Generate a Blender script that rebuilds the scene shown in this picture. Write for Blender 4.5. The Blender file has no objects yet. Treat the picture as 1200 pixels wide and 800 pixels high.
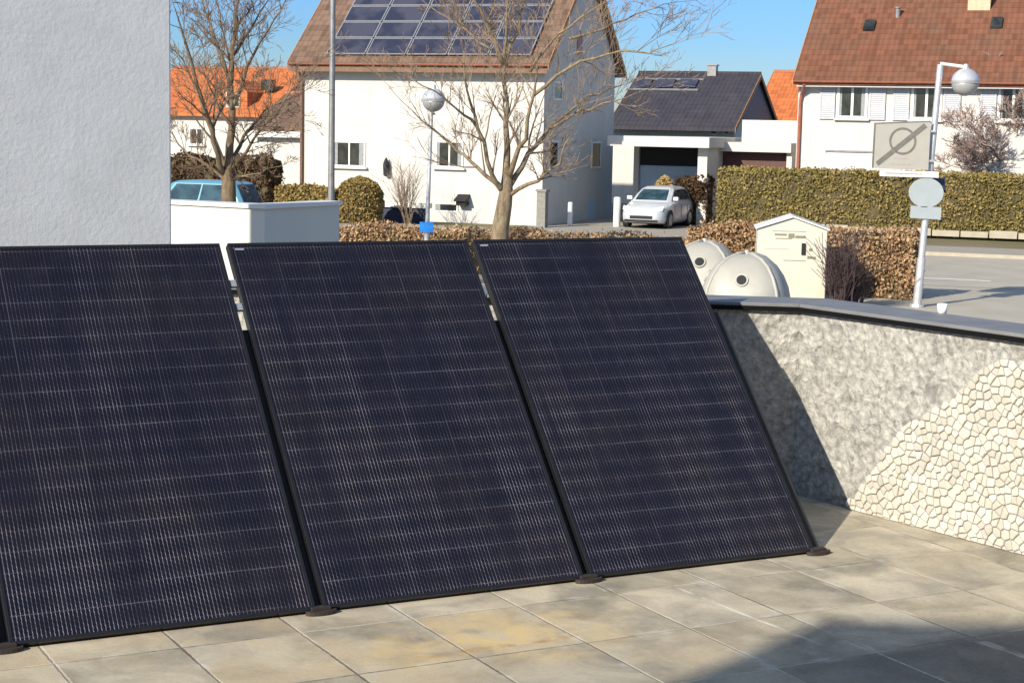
import bpy, math, random
import numpy as np
from mathutils import Vector, Matrix, noise as mnoise

random.seed(7)
rng = np.random.default_rng(7)
scene = bpy.context.scene
COL = scene.collection
R_ = math.radians
sin, cos = math.sin, math.cos

# ------------------------------------------------------------------ camera
FPX, PITCH, ROLL, CH = 2052.645, 0.1222, -0.0200, 1.838
c_fwd = Vector((0, cos(PITCH), -sin(PITCH)))
c_dn0 = Vector((0, -sin(PITCH), -cos(PITCH)))
c_rt0 = Vector((1, 0, 0))
c_rt = cos(ROLL) * c_rt0 + sin(ROLL) * c_dn0
c_dn = -sin(ROLL) * c_rt0 + cos(ROLL) * c_dn0
cam_pos = Vector((0, 0, CH))
cd = bpy.data.cameras.new('camera')
cam = bpy.data.objects.new('camera', cd)
COL.objects.link(cam)
m = Matrix.Identity(4)
for i in range(3):
    m[i][0] = c_rt[i]; m[i][1] = -c_dn[i]; m[i][2] = -c_fwd[i]; m[i][3] = cam_pos[i]
cam.matrix_world = m
cd.sensor_width = 36.0
cd.sensor_fit = 'HORIZONTAL'
cd.lens = 36.0 * FPX / 1200.0
cd.clip_start = 0.1
cd.clip_end = 3000
scene.camera = cam

# ------------------------------------------------------------------ light
SUN_HEAD, SUN_EL = 51.0, 28.0
w = bpy.data.worlds.new('World')
scene.world = w
w.use_nodes = True
nt = w.node_tree
bg = nt.nodes['Background']
sky = nt.nodes.new('ShaderNodeTexSky')
sky.sky_type = 'NISHITA'
sky.sun_disc = False
sky.sun_elevation = R_(SUN_EL)
# direction to the sun: heading SUN_HEAD+180 measured from +x; the sky's rotation runs clockwise from +y
sky.sun_rotation = R_((90 - (SUN_HEAD + 180)) % 360)
sky.altitude = 300
sky.air_density = 1.0
sky.dust_density = 0.6
sky.ozone_density = 2.0
# clear winter air: the lowest few degrees of the sky stay blue instead of milky
tcw = nt.nodes.new('ShaderNodeTexCoord')
sep = nt.nodes.new('ShaderNodeSeparateXYZ'); nt.links.new(tcw.outputs['Generated'], sep.inputs[0])
mr = nt.nodes.new('ShaderNodeValToRGB'); nt.links.new(sep.outputs[2], mr.inputs[0])
for i, (pos, c) in enumerate(((0.0, (.34, .40, .50)), (.05, (.215, .35, .57)), (.16, (.18, .335, .64)), (.50, (1.0, .93, .84)))):
    e = mr.color_ramp.elements[i] if i < 2 else mr.color_ramp.elements.new(pos)
    e.position = pos; e.color = (*c, 1)
mx = nt.nodes.new('ShaderNodeMix'); mx.data_type = 'RGBA'; mx.blend_type = 'MULTIPLY'; mx.inputs[0].default_value = 1.0
nt.links.new(sky.outputs[0], mx.inputs[6]); nt.links.new(mr.outputs[0], mx.inputs[7])
nt.links.new(mx.outputs[2], bg.inputs[0])
bg.inputs[1].default_value = 0.12
sd = bpy.data.lights.new('sun', 'SUN')
sd.energy = 3.4
sd.angle = R_(0.55)
sd.color = (1.0, 0.915, 0.77)
sun = bpy.data.objects.new('sun', sd)
COL.objects.link(sun)
sdir = Vector((cos(R_(SUN_EL)) * cos(R_(SUN_HEAD)), cos(R_(SUN_EL)) * sin(R_(SUN_HEAD)), -sin(R_(SUN_EL))))
sun.rotation_euler = sdir.to_track_quat('-Z', 'Y').to_euler()
sun.location = (-20, -25, 25)
scene.view_settings.view_transform = 'Standard'
scene.view_settings.look = 'None'
scene.view_settings.exposure = 1.05
scene.view_settings.gamma = 1.0
scene.view_settings.use_curve_mapping = False
scene.cycles.max_bounces = 6
scene.cycles.use_denoising = True


# ------------------------------------------------------------------ helpers: placing
def ray(px, py):
    return (px - 600) / FPX * c_rt + (py - 400) / FPX * c_dn + c_fwd


def at(px, py, Y):
    d = ray(px, py)
    return cam_pos + d * (Y / d.y)


def on_z(px, py, z):
    d = ray(px, py)
    return cam_pos + d * ((z - CH) / d.z)


def on_plane(px, py, p0, n):
    d = ray(px, py)
    return cam_pos + d * ((p0 - cam_pos).dot(n) / d.dot(n))


ZG = -1.70


# ------------------------------------------------------------------ helpers: meshes
class MB:
    def __init__(s):
        s.v = []; s.f = []

    def add(s, vs, fs):
        b = len(s.v)
        s.v += [tuple(x) for x in vs]
        s.f += [tuple(i + b for i in f) for f in fs]
        return s

    def box(s, x0, x1, y0, y1, z0, z1):
        return s.add([(x0, y0, z0), (x1, y0, z0), (x1, y1, z0), (x0, y1, z0), (x0, y0, z1), (x1, y0, z1), (x1, y1, z1), (x0, y1, z1)],
                     [(0, 3, 2, 1), (4, 5, 6, 7), (0, 1, 5, 4), (1, 2, 6, 5), (2, 3, 7, 6), (3, 0, 4, 7)])

    def prism(s, poly, d):
        """poly: list of 3-D points (a planar outline), extruded along vector d."""
        n = len(poly); d = Vector(d)
        a = [Vector(p) for p in poly]
        vs = a + [p + d for p in a]
        nrm = Vector((0, 0, 0))
        for i in range(n):
            nrm += a[i].cross(a[(i + 1) % n])
        flip = nrm.dot(d) > 0
        fs = [tuple(range(n))[::-1] if flip else tuple(range(n)), tuple(range(n, 2 * n)) if flip else tuple(range(n, 2 * n))[::-1]]
        for i in range(n):
            j = (i + 1) % n
            fs.append((i, j, n + j, n + i) if flip else (j, i, n + i, n + j))
        return s.add(vs, fs)

    def tube(s, pts, rad, n=6, cap=True):
        pts = [Vector(p) for p in pts]
        if not isinstance(rad, (list, tuple)):
            rad = [rad] * len(pts)
        vs = []; fs = []
        up = None
        for i, p in enumerate(pts):
            t = (pts[min(i + 1, len(pts) - 1)] - pts[max(i - 1, 0)])
            if t.length < 1e-9: t = Vector((0, 0, 1))
            t.normalize()
            if up is None or abs(up.dot(t)) > .95:
                up = Vector((1, 0, 0)) if abs(t.x) < .8 else Vector((0, 1, 0))
            a = t.cross(up).normalized(); b = t.cross(a)
            up = -b if False else up
            for k in range(n):
                g = 2 * math.pi * k / n
                vs.append(p + (a * cos(g) + b * sin(g)) * rad[i])
        for i in range(len(pts) - 1):
            for k in range(n):
                k2 = (k + 1) % n
                fs.append((i * n + k, i * n + k2, (i + 1) * n + k2, (i + 1) * n + k))
        if cap:
            fs.append(tuple(range(n))[::-1])
            fs.append(tuple((len(pts) - 1) * n + k for k in range(n)))
        return s.add(vs, fs)

    def lathe(s, prof, n=24, cx=0, cy=0, cz=0, p=2.0):
        """prof: (r, z) pairs; p > 2 squares the plan."""
        vs = []; fs = []
        for r, z in prof:
            for k in range(n):
                g = 2 * math.pi * k / n
                q = (abs(cos(g)) ** p + abs(sin(g)) ** p) ** (-1 / p)
                vs.append((cx + r * q * cos(g), cy + r * q * sin(g), cz + z))
        for i in range(len(prof) - 1):
            for k in range(n):
                k2 = (k + 1) % n
                fs.append((i * n + k, i * n + k2, (i + 1) * n + k2, (i + 1) * n + k))
        fs.append(tuple(range(n))[::-1]); fs.append(tuple((len(prof) - 1) * n + k for k in range(n)))
        return s.add(vs, fs)

    def leaves(s, P, size, flat=None):
        """a small random quad at every point of P (n x 3)"""
        n = len(P)
        a = rng.normal(size=(n, 3)); a /= np.linalg.norm(a, axis=1)[:, None]
        c = rng.normal(size=(n, 3)); b = np.cross(a, c); b /= np.linalg.norm(b, axis=1)[:, None]
        L = size * rng.uniform(.4, 1.6, (n, 1)); Wd = L * rng.uniform(.45, .8, (n, 1))
        q = np.stack([P - a * L, P + b * Wd, P + a * L, P - b * Wd], 1).reshape(-1, 3)
        base = len(s.v)
        s.v += [tuple(x) for x in q.tolist()]
        s.f += [(base + 4 * i, base + 4 * i + 1, base + 4 * i + 2, base + 4 * i + 3) for i in range(n)]
        return s

    def build(s, name, mat, parent=None, origin=None, smooth=False, bevel=0, label=None):
        me = bpy.data.meshes.new(name)
        vs = s.v
        if origin is not None:
            ox, oy, oz = origin
            vs = [(x - ox, y - oy, z - oz) for x, y, z in vs]
        me.from_pydata(vs, [], s.f)
        me.update()
        if smooth:
            me.polygons.foreach_set('use_smooth', [True] * len(me.polygons))
        me.materials.append(mat)
        o = bpy.data.objects.new(name, me)
        COL.objects.link(o)
        if parent is not None: o.parent = parent
        elif origin is not None: o.location = origin
        if bevel:
            b = o.modifiers.new('bevel', 'BEVEL'); b.width = bevel; b.segments = 2; b.limit_method = 'ANGLE'
        if label: o['label'] = label
        return o


def tag(o, label, cat, group=None, kind=None):
    o['label'] = label; o['category'] = cat
    if group: o['group'] = group
    if kind: o['kind'] = kind
    return o


def empty(name, loc, rz=0.0):
    o = bpy.data.objects.new(name, None)
    COL.objects.link(o)
    o.location = loc; o.rotation_euler = (0, 0, rz)
    o.empty_display_size = .2
    return o


def structure(name, mb, mat, **k):
    o = mb.build(name, mat, **k)
    o['kind'] = 'structure'
    return o


def copy_tree(o, parent=None):
    c = o.copy(); COL.objects.link(c)
    if parent is not None: c.parent = parent
    for ch in list(o.children): copy_tree(ch, c)
    return c


# ------------------------------------------------------------------ helpers: materials
class NT:
    def __init__(s, name):
        s.m = bpy.data.materials.new(name); s.m.use_nodes = True
        s.t = s.m.node_tree; s.b = s.t.nodes['Principled BSDF']
        s.o = s.t.nodes['Material Output']
        s.tc = s.n('ShaderNodeTexCoord').outputs['Object']

    def n(s, typ, **kw):
        x = s.t.nodes.new(typ)
        for k, v in kw.items(): setattr(x, k, v)
        return x

    def put(s, sock, v):
        if isinstance(v, bpy.types.NodeSocket): s.t.links.new(v, sock)
        else: sock.default_value = v if not (isinstance(v, tuple) and len(v) == 3 and sock.type == 'RGBA') else (*v, 1)

    def math(s, op, a, b=None, c=None, clamp=False):
        x = s.n('ShaderNodeMath', operation=op); x.use_clamp = clamp
        s.put(x.inputs[0], a)
        if b is not None: s.put(x.inputs[1], b)
        if c is not None: s.put(x.inputs[2], c)
        return x.outputs[0]

    def mix(s, fac, a, b, mode='MIX'):
        x = s.n('ShaderNodeMix', data_type='RGBA', blend_type=mode)
        s.put(x.inputs[0], fac); s.put(x.inputs[6], a); s.put(x.inputs[7], b)
        return x.outputs[2]

    def noise(s, scale, detail=4, rough=.55, vec=None, dist=0.0):
        x = s.n('ShaderNodeTexNoise')
        s.t.links.new(vec if vec is not None else s.tc, x.inputs['Vector'])
        x.inputs['Scale'].default_value = scale; x.inputs['Detail'].default_value = detail
        x.inputs['Roughness'].default_value = rough; x.inputs['Distortion'].default_value = dist
        return x.outputs[0]

    def vor(s, scale, feature='F1', vec=None, rnd=1.0):
        x = s.n('ShaderNodeTexVoronoi', feature=feature)
        s.t.links.new(vec if vec is not None else s.tc, x.inputs['Vector'])
        x.inputs['Scale'].default_value = scale; x.inputs['Randomness'].default_value = rnd
        return x

    def ramp(s, v, a, b):
        x = s.n('ShaderNodeMapRange'); x.clamp = True
        s.put(x.inputs[0], v); x.inputs[1].default_value = a; x.inputs[2].default_value = b
        return x.outputs[0]

    def xyz(s, vec=None):
        x = s.n('ShaderNodeSeparateXYZ'); s.t.links.new(vec if vec is not None else s.tc, x.inputs[0])
        return x.outputs

    def comb(s, x, y, z=0.0):
        c = s.n('ShaderNodeCombineXYZ'); s.put(c.inputs[0], x); s.put(c.inputs[1], y); s.put(c.inputs[2], z)
        return c.outputs[0]

    def bump(s, hgt, strength=.4, dist=.02, prev=None):
        x = s.n('ShaderNodeBump'); s.put(x.inputs['Height'], hgt)
        x.inputs['Strength'].default_value = strength; x.inputs['Distance'].default_value = dist
        if prev is not None: s.t.links.new(prev, x.inputs['Normal'])
        return x.outputs[0]

    def set(s, **k):
        for kk, v in k.items(): s.put(s.b.inputs[kk.replace('_', ' ')], v)
        return s


def mul(c, f): return tuple(max(0, min(1, x * f)) for x in c)


def plain(name, c, rough=.7, var=.12, scale=6, bump=0.0, bscale=60, bdist=.004, metallic=0.0, spec=.5, stain=0.0, stain_c=(.2, .17, .13)):
    s = NT(name)
    v = s.ramp(s.noise(scale, 5, .6), .3, .7)
    col = s.mix(v, mul(c, 1 - var), mul(c, 1 + var))
    if stain:
        st = s.math('MULTIPLY', s.ramp(s.noise(scale * .4, 6, .65), .52, .75), stain)
        col = s.mix(st, col, stain_c)
    s.set(Base_Color=col, Roughness=rough, Metallic=metallic, Specular_IOR_Level=spec)
    if bump:
        s.set(Normal=s.bump(s.noise(bscale, 4, .6), bump, bdist))
    return s.m


def stucco(name, c, bump=.5, scale=45, var=.07, stain=.25):
    s = NT(name)
    v = s.ramp(s.noise(1.3, 6, .65), .3, .7)
    col = s.mix(v, mul(c, 1 - var), mul(c, 1 + var))
    pit = s.ramp(s.noise(scale * .7, 4, .7), .62, .72)
    col = s.mix(s.math('MULTIPLY', pit, .25), col, mul(c, .6))
    streak = s.noise(1.0, 5, .6, vec=s.comb(s.math('MULTIPLY', s.xyz()[0], 3.0), s.math('MULTIPLY', s.xyz()[1], 3.0), s.math('MULTIPLY', s.xyz()[2], .35)))
    col = s.mix(s.math('MULTIPLY', s.ramp(streak, .5, .75), stain), col, mul(c, .78))
    h1 = s.noise(scale, 5, .65); h2 = s.noise(scale * .25, 3, .5)
    nb = s.bump(s.math('ADD', h1, s.math('MULTIPLY', h2, .7)), bump, .012)
    s.set(Base_Color=col, Roughness=.92, Specular_IOR_Level=.2, Normal=nb)
    return s.m


def foliage(name, cols, rough=.75, patch=.5):
    """colour by leaf, with big patches"""
    s = NT(name)
    g = s.n('ShaderNodeNewGeometry')
    cr = s.n('ShaderNodeValToRGB')
    el = cr.color_ramp.elements
    while len(el) < len(cols): el.new(.5)
    for i, c in enumerate(cols):
        el[i].position = i / (len(cols) - 1); el[i].color = (*c, 1)
    big = s.ramp(s.noise(patch, 3, .6), .3, .7)
    f = s.math('ADD', s.math('MULTIPLY', g.outputs['Random Per Island'], .6), s.math('MULTIPLY', big, .4))
    s.put(cr.inputs[0], f)
    s.set(Base_Color=cr.outputs[0], Roughness=rough, Specular_IOR_Level=.25)
    return s.m


def bark(name, c, sc=14):
    s = NT(name)
    X = s.xyz()
    vec = s.comb(X[0], X[1], s.math('MULTIPLY', X[2], .3))
    n1 = s.noise(sc, 5, .65, vec=vec)
    col = s.mix(s.ramp(n1, .35, .65), mul(c, .6), mul(c, 1.25))
    lich = s.ramp(s.noise(2.2, 4, .6), .55, .7)
    col = s.mix(s.math('MULTIPLY', lich, .5), col, (.30, .28, .19))
    s.set(Base_Color=col, Roughness=.9, Specular_IOR_Level=.2, Normal=s.bump(n1, .6, .03))
    return s.m


def rooftile(name, c, row=.33, colw=.22, var=.3, grime=.35, grime_c=(.10, .075, .055)):
    s = NT(name)
    X = s.xyz()
    r = s.math('DIVIDE', X[2], row * .62); cc = s.math('DIVIDE', X[0], colw)
    fr = s.math('FRACT', r); fc = s.math('FRACT', cc)
    wn = s.n('ShaderNodeTexWhiteNoise', noise_dimensions='2D')
    s.put(wn.inputs['Vector'], s.comb(s.math('FLOOR', cc), s.math('FLOOR', r)))
    rnd = wn.outputs[0]
    col = s.mix(rnd, mul(c, 1 - var), mul(c, 1 + var))
    g = s.ramp(s.noise(.7, 6, .7), .45, .75)
    col = s.mix(s.math('MULTIPLY', g, grime), col, grime_c)
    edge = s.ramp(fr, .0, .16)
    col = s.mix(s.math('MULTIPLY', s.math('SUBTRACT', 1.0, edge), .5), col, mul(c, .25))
    wavec = s.math('SINE', s.math('MULTIPLY', fc, 6.283))
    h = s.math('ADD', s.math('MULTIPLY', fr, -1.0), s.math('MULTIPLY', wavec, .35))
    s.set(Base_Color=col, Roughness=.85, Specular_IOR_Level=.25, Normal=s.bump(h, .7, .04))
    return s.m


def glassy(name, c, rough=.08):
    s = NT(name)
    s.set(Base_Color=s.mix(s.ramp(s.noise(2.5, 2), .35, .65), mul(c, .6), mul(c, 1.6)), Roughness=rough, Specular_IOR_Level=.6)
    return s.m


M = {}
M['white_render'] = stucco('white_render', (.54, .52, .475), bump=.25, scale=30, var=.05, stain=.4)
M['cream_render'] = stucco('cream_render', (.54, .52, .48), bump=.2, scale=30, var=.05, stain=.35)
M['grey_render'] = stucco('grey_render', (.75, .74, .71), bump=.25, scale=20, var=.09, stain=.3)
M['dark_render'] = stucco('dark_render', (.16, .13, .10), bump=.2)
M['pale_wall'] = stucco('pale_wall', (.60, .585, .53), bump=.12, scale=30, var=.03, stain=.08)
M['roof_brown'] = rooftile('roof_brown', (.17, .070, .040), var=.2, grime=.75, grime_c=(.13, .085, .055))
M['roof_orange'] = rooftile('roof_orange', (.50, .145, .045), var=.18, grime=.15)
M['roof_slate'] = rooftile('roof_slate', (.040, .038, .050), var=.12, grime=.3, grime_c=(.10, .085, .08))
M['roof_old'] = rooftile('roof_old', (.16, .10, .07), var=.3)
M['wood_orange'] = plain('wood_orange', (.36, .17, .06), .7, .25, 8)
M['wood_brown'] = plain('wood_brown', (.16, .09, .055), .7, .25, 8)
M['dark_brown'] = plain('dark_brown', (.085, .03, .022), .6, .2, 6)
M['copper'] = plain('copper', (.30, .10, .06), .45, .2, 6)
M['glass'] = glassy('window_glass', (.025, .028, .026))
M['car_glass'] = glassy('car_glass', (.02, .045, .055), .05)
M['frame_white'] = plain('frame_white', (.66, .65, .61), .5, .03, 4)
M['shutter'] = plain('shutter_paint', (.40, .41, .43), .6, .08, 9)
M['garage_white'] = plain('garage_white', (.68, .67, .70), .5, .03, 4)
M['door_shade_blue'] = plain('door_shade_blue', (.36, .47, .56), .5, .06, 3)  # white door with its blue shade put into the colour
M['dark'] = plain('dark_recess', (.012, .012, .014), .8, .2, 5)
M['black_rubber'] = plain('black_rubber', (.018, .018, .02), .75, .2, 9)
M['silver_paint'] = plain('silver_paint', (.66, .68, .70), .25, .03, 3, metallic=.35)
M['blue_paint'] = plain('blue_paint', (.12, .29, .37), .25, .05, 3, metallic=.2)
M['rim'] = plain('rim_metal', (.42, .43, .44), .35, .1, 9, metallic=.8)
M['lamp_clear'] = plain('headlight_lens', (.7, .72, .75), .12, .1, 9)
M['plate'] = plain('number_plate', (.75, .75, .72), .4, .02, 5)
M['galv'] = plain('galvanised_steel', (.55, .56, .57), .42, .12, 7, metallic=.5, stain=.25)
M['galv_dark'] = plain('weathered_steel', (.22, .22, .22), .5, .2, 6, metallic=.4)
M['sign_back'] = plain('sign_back', (.36, .40, .41), .5, .05, 5, metallic=.15, stain=.15, stain_c=(.45, .46, .42))
M['sign_grey'] = plain('sign_face', (.36, .345, .30), .5, .05, 4, stain=.2, stain_c=(.40, .37, .30))
M['sign_mark'] = plain('sign_mark', (.15, .14, .12), .5, .2, 12)
M['sign_faint'] = plain('sign_faint_mark', (.36, .33, .30), .5, .1, 20)
M['sign_white'] = plain('sign_white', (.74, .72, .68), .5, .04, 4)
M['navy'] = plain('plate_shade_navy', (.02, .03, .06), .5, .2, 6)
M['blue_sign'] = plain('blue_sign', (.02, .22, .70), .4, .06, 6)
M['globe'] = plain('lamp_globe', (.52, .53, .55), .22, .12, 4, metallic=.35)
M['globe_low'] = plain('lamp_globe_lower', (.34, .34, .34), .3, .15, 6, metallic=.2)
M['curtain'] = plain('curtain', (.24, .25, .25), .7, .2, 14)
M['igloo'] = plain('igloo_plastic', (.335, .325, .285), .5, .07, 3, bump=.15, bscale=25, stain=.6, stain_c=(.22, .21, .175))
M['igloo_blue'] = plain('igloo_blue', (.12, .30, .55), .5, .1, 4)
M['bin_cream'] = plain('bin_cream', (.56, .53, .44), .5, .04, 3, stain=.25, stain_c=(.42, .38, .28))
M['bin_steel'] = plain('bin_steel', (.55, .57, .60), .4, .1, 4, metallic=.4)
M['coping'] = plain('slate_coping', (.16, .16, .16), .62, .2, 4, bump=.3, bscale=35, stain=.3, stain_c=(.17, .165, .16))
M['shade_line'] = plain('shade_line_strip', (.006, .006, .007), .9, .1, 5, spec=.1)
M['ridge'] = plain('ridge_tiles', (.33, .13, .07), .8, .2, 9)
M['brick_chim'] = plain('chimney_render', (.55, .40, .27), .85, .15, 9)
M['soil'] = plain('soil', (.07, .05, .035), .95, .3, 20)
M['hedge_green'] = foliage('hedge_green_leaves', [(.10, .08, .026), (.19, .155, .042), (.26, .20, .065), (.33, .23, .10)], patch=.4)
M['hedge_core'] = plain('hedge_stems', (.085, .066, .030), .95, .3, 5)
M['hedge_brown'] = foliage('dry_beech_leaves', [(.17, .085, .045), (.32, .19, .10), (.42, .29, .16), (.48, .38, .25)], patch=1.2)
M['topiary'] = foliage('topiary_leaves', [(.15, .105, .03), (.25, .175, .055), (.32, .23, .08)], patch=1.0)
M['shrub_dark'] = foliage('dark_shrub_leaves', [(.02, .012, .008), (.07, .04, .02), (.12, .07, .035)], patch=1.5)
M['straw'] = foliage('straw_leaves', [(.32, .22, .09), (.45, .33, .15)], patch=1.5)
M['bark'] = bark('bark', (.22, .17, .11))
M['bark_dark'] = bark('bark_dark', (.15, .11, .07))
M['twig_dim'] = plain('twig_bark_dark', (.14, .095, .06), .85, .3, 3)
M['twig'] = plain('twig_bark', (.20, .145, .10), .85, .35, 1.2)
M['twig_right'] = plain('fruit_twig_bark', (.30, .22, .19), .85, .3, 3)
M['twig_dark'] = plain('dark_twig_bark', (.055, .035, .035), .85, .3, 3)
M['cup'] = plain('white_ceramic', (.85, .85, .85), .3, .02, 4)
M['black_alu'] = plain('black_anodised', (.016, .016, .019), .38, .15, 12, metallic=.35, spec=.6)
M['alu'] = plain('bare_aluminium', (.55, .55, .55), .4, .1, 9, metallic=.7)
M['foot'] = plain('foot_pad', (.03, .022, .019), .7, .2, 15)
M['sticker'] = plain('sticker', (.25, .27, .33), .4, .02, 3)


def floor_mat():
    s = NT('terrace_slate')
    X = s.xyz()
    u = s.math('DIVIDE', s.math('SUBTRACT', X[0], .27), .4450)
    v = s.math('DIVIDE', s.math('ADD', X[1], .205), .530)
    wob = s.math('MULTIPLY', s.math('SUBTRACT', s.noise(30, 3), .5), .012)
    du = s.math('MULTIPLY', s.math('SUBTRACT', .5, s.math('ABSOLUTE', s.math('SUBTRACT', s.math('FRACT', u), .5))), .445)
    dv = s.math('MULTIPLY', s.math('SUBTRACT', .5, s.math('ABSOLUTE', s.math('SUBTRACT', s.math('FRACT', v), .5))), .530)
    d = s.math('ADD', s.math('MINIMUM', du, dv), wob)
    joint = s.math('SUBTRACT', 1.0, s.ramp(d, .002, .007))
    wn = s.n('ShaderNodeTexWhiteNoise', noise_dimensions='2D')
    s.put(wn.inputs['Vector'], s.comb(s.math('FLOOR', u), s.math('FLOOR', v)))
    rnd = wn.outputs[0]
    # each slab has its own clouding
    off = s.comb(s.math('ADD', X[0], s.math('MULTIPLY', rnd, 37.0)), X[1], s.math('MULTIPLY', rnd, 11.0))
    cl = s.ramp(s.noise(3.2, 6, .6, vec=off, dist=.6), .36, .62)
    base = s.mix(rnd, (.43, .395, .31), (.60, .53, .405))
    dark = s.mix(rnd, (.20, .185, .15), (.34, .31, .25))
    col = s.mix(cl, dark, base)
    wn2 = s.n('ShaderNodeTexWhiteNoise', noise_dimensions='2D')
    s.put(wn2.inputs['Vector'], s.comb(s.math('ADD', s.math('FLOOR', u), 17.0), s.math('FLOOR', v)))
    warm = s.math('MULTIPLY', s.ramp(s.noise(2.4, 5, .65, vec=off), .38, .62), s.math('MULTIPLY', s.math('ADD', .12, s.math('MULTIPLY', wn2.outputs[0], .6)), s.math('SUBTRACT', 1.0, s.math('MULTIPLY', s.ramp(X[0], .6, 1.6), .6))))
    col = s.mix(warm, col, (.50, .39, .235))
    fine = s.ramp(s.noise(60, 4, .7, vec=off), .3, .7)
    col = s.mix(s.math('MULTIPLY', fine, .22), col, (.16, .14, .11))
    grit = s.ramp(s.noise(210, 3, .7), .60, .70)
    col = s.mix(s.math('MULTIPLY', grit, .35), col, (.10, .09, .075))
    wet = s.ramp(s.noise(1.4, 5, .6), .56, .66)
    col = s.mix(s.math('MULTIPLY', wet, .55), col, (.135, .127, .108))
    # the outer row of slabs is painted darker to deepen the cast shadow
    row_shade = s.math('MULTIPLY', s.ramp(X[1], -1.18, -1.32), s.ramp(s.math('ADD', X[0], s.math('MULTIPLY', s.noise(2.2, 4), .8)), 1.2, 2.0))
    col = s.mix(s.math('MULTIPLY', row_shade, .75), col, (.085, .083, .08))
    # ochre rust stains, strongest in front of the middle panel
    q = s.math('ADD', s.math('POWER', s.math('MULTIPLY', s.math('SUBTRACT', X[0], .42), 1.35), 2.0), s.math('POWER', s.math('MULTIPLY', s.math('ADD', X[1], .55), 2.2), 2.0))
    near = s.math('SUBTRACT', 1.0, s.ramp(q, .0, .75))
    och = s.math('MULTIPLY', s.ramp(s.noise(4.5, 6, .65, dist=.8), .40, .62), s.math('ADD', s.math('MULTIPLY', near, .75), .08))
    col = s.mix(och, col, (.62, .45, .20))
    # lime bloom along the joints
    bl = s.math('MULTIPLY', s.math('SUBTRACT', 1.0, s.ramp(d, .0, .035)), s.ramp(s.noise(5.5, 4, .6), .54, .66))
    col = s.mix(s.math('MULTIPLY', bl, .75), col, (.60, .56, .49))
    jc = s.mix(s.ramp(s.noise(2.1, 3), .4, .6), (.16, .14, .11), (.50, .44, .34))
    col = s.mix(s.math('MULTIPLY', joint, .9), col, jc)
    # a hairline crack filled with lime, and rusty runs beside it
    cx = s.math('ABSOLUTE', s.math('SUBTRACT', X[0], s.math('ADD', 1.41, s.math('ADD', s.math('MULTIPLY', X[1], -.05), s.math('MULTIPLY', s.noise(7, 4), .03)))))
    cm = s.math('MULTIPLY', s.math('SUBTRACT', 1.0, s.ramp(cx, .003, .012)), s.math('MULTIPLY', s.ramp(X[1], -.22, -.30), s.ramp(X[1], -1.15, -.85)))
    col = s.mix(s.math('MULTIPLY', cm, s.ramp(s.noise(6, 3), .35, .55)), col, (.66, .62, .54))
    run = s.math('ABSOLUTE', s.math('SUBTRACT', X[1], s.math('ADD', -.70, s.math('MULTIPLY', s.noise(5, 5, .6), .10))))
    rm = s.math('MULTIPLY', s.math('SUBTRACT', 1.0, s.ramp(run, .004, .035)), s.math('MULTIPLY', s.ramp(X[0], .05, .3), s.ramp(X[0], .85, .6)))
    col = s.mix(s.math('MULTIPLY', rm, s.ramp(s.noise(16, 4, .7), .42, .62)), col, (.42, .24, .08))
    h = s.math('ADD', s.math('MULTIPLY', s.math('SUBTRACT', 1.0, joint), 1.0), s.math('MULTIPLY', s.noise(14, 6, .65, vec=off), .9))
    rough = s.math('ADD', .52, s.math('MULTIPLY', fine, .3))
    s.set(Base_Color=col, Roughness=rough, Specular_IOR_Level=.35, Normal=s.bump(h, .45, .006))
    return s.m


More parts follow.
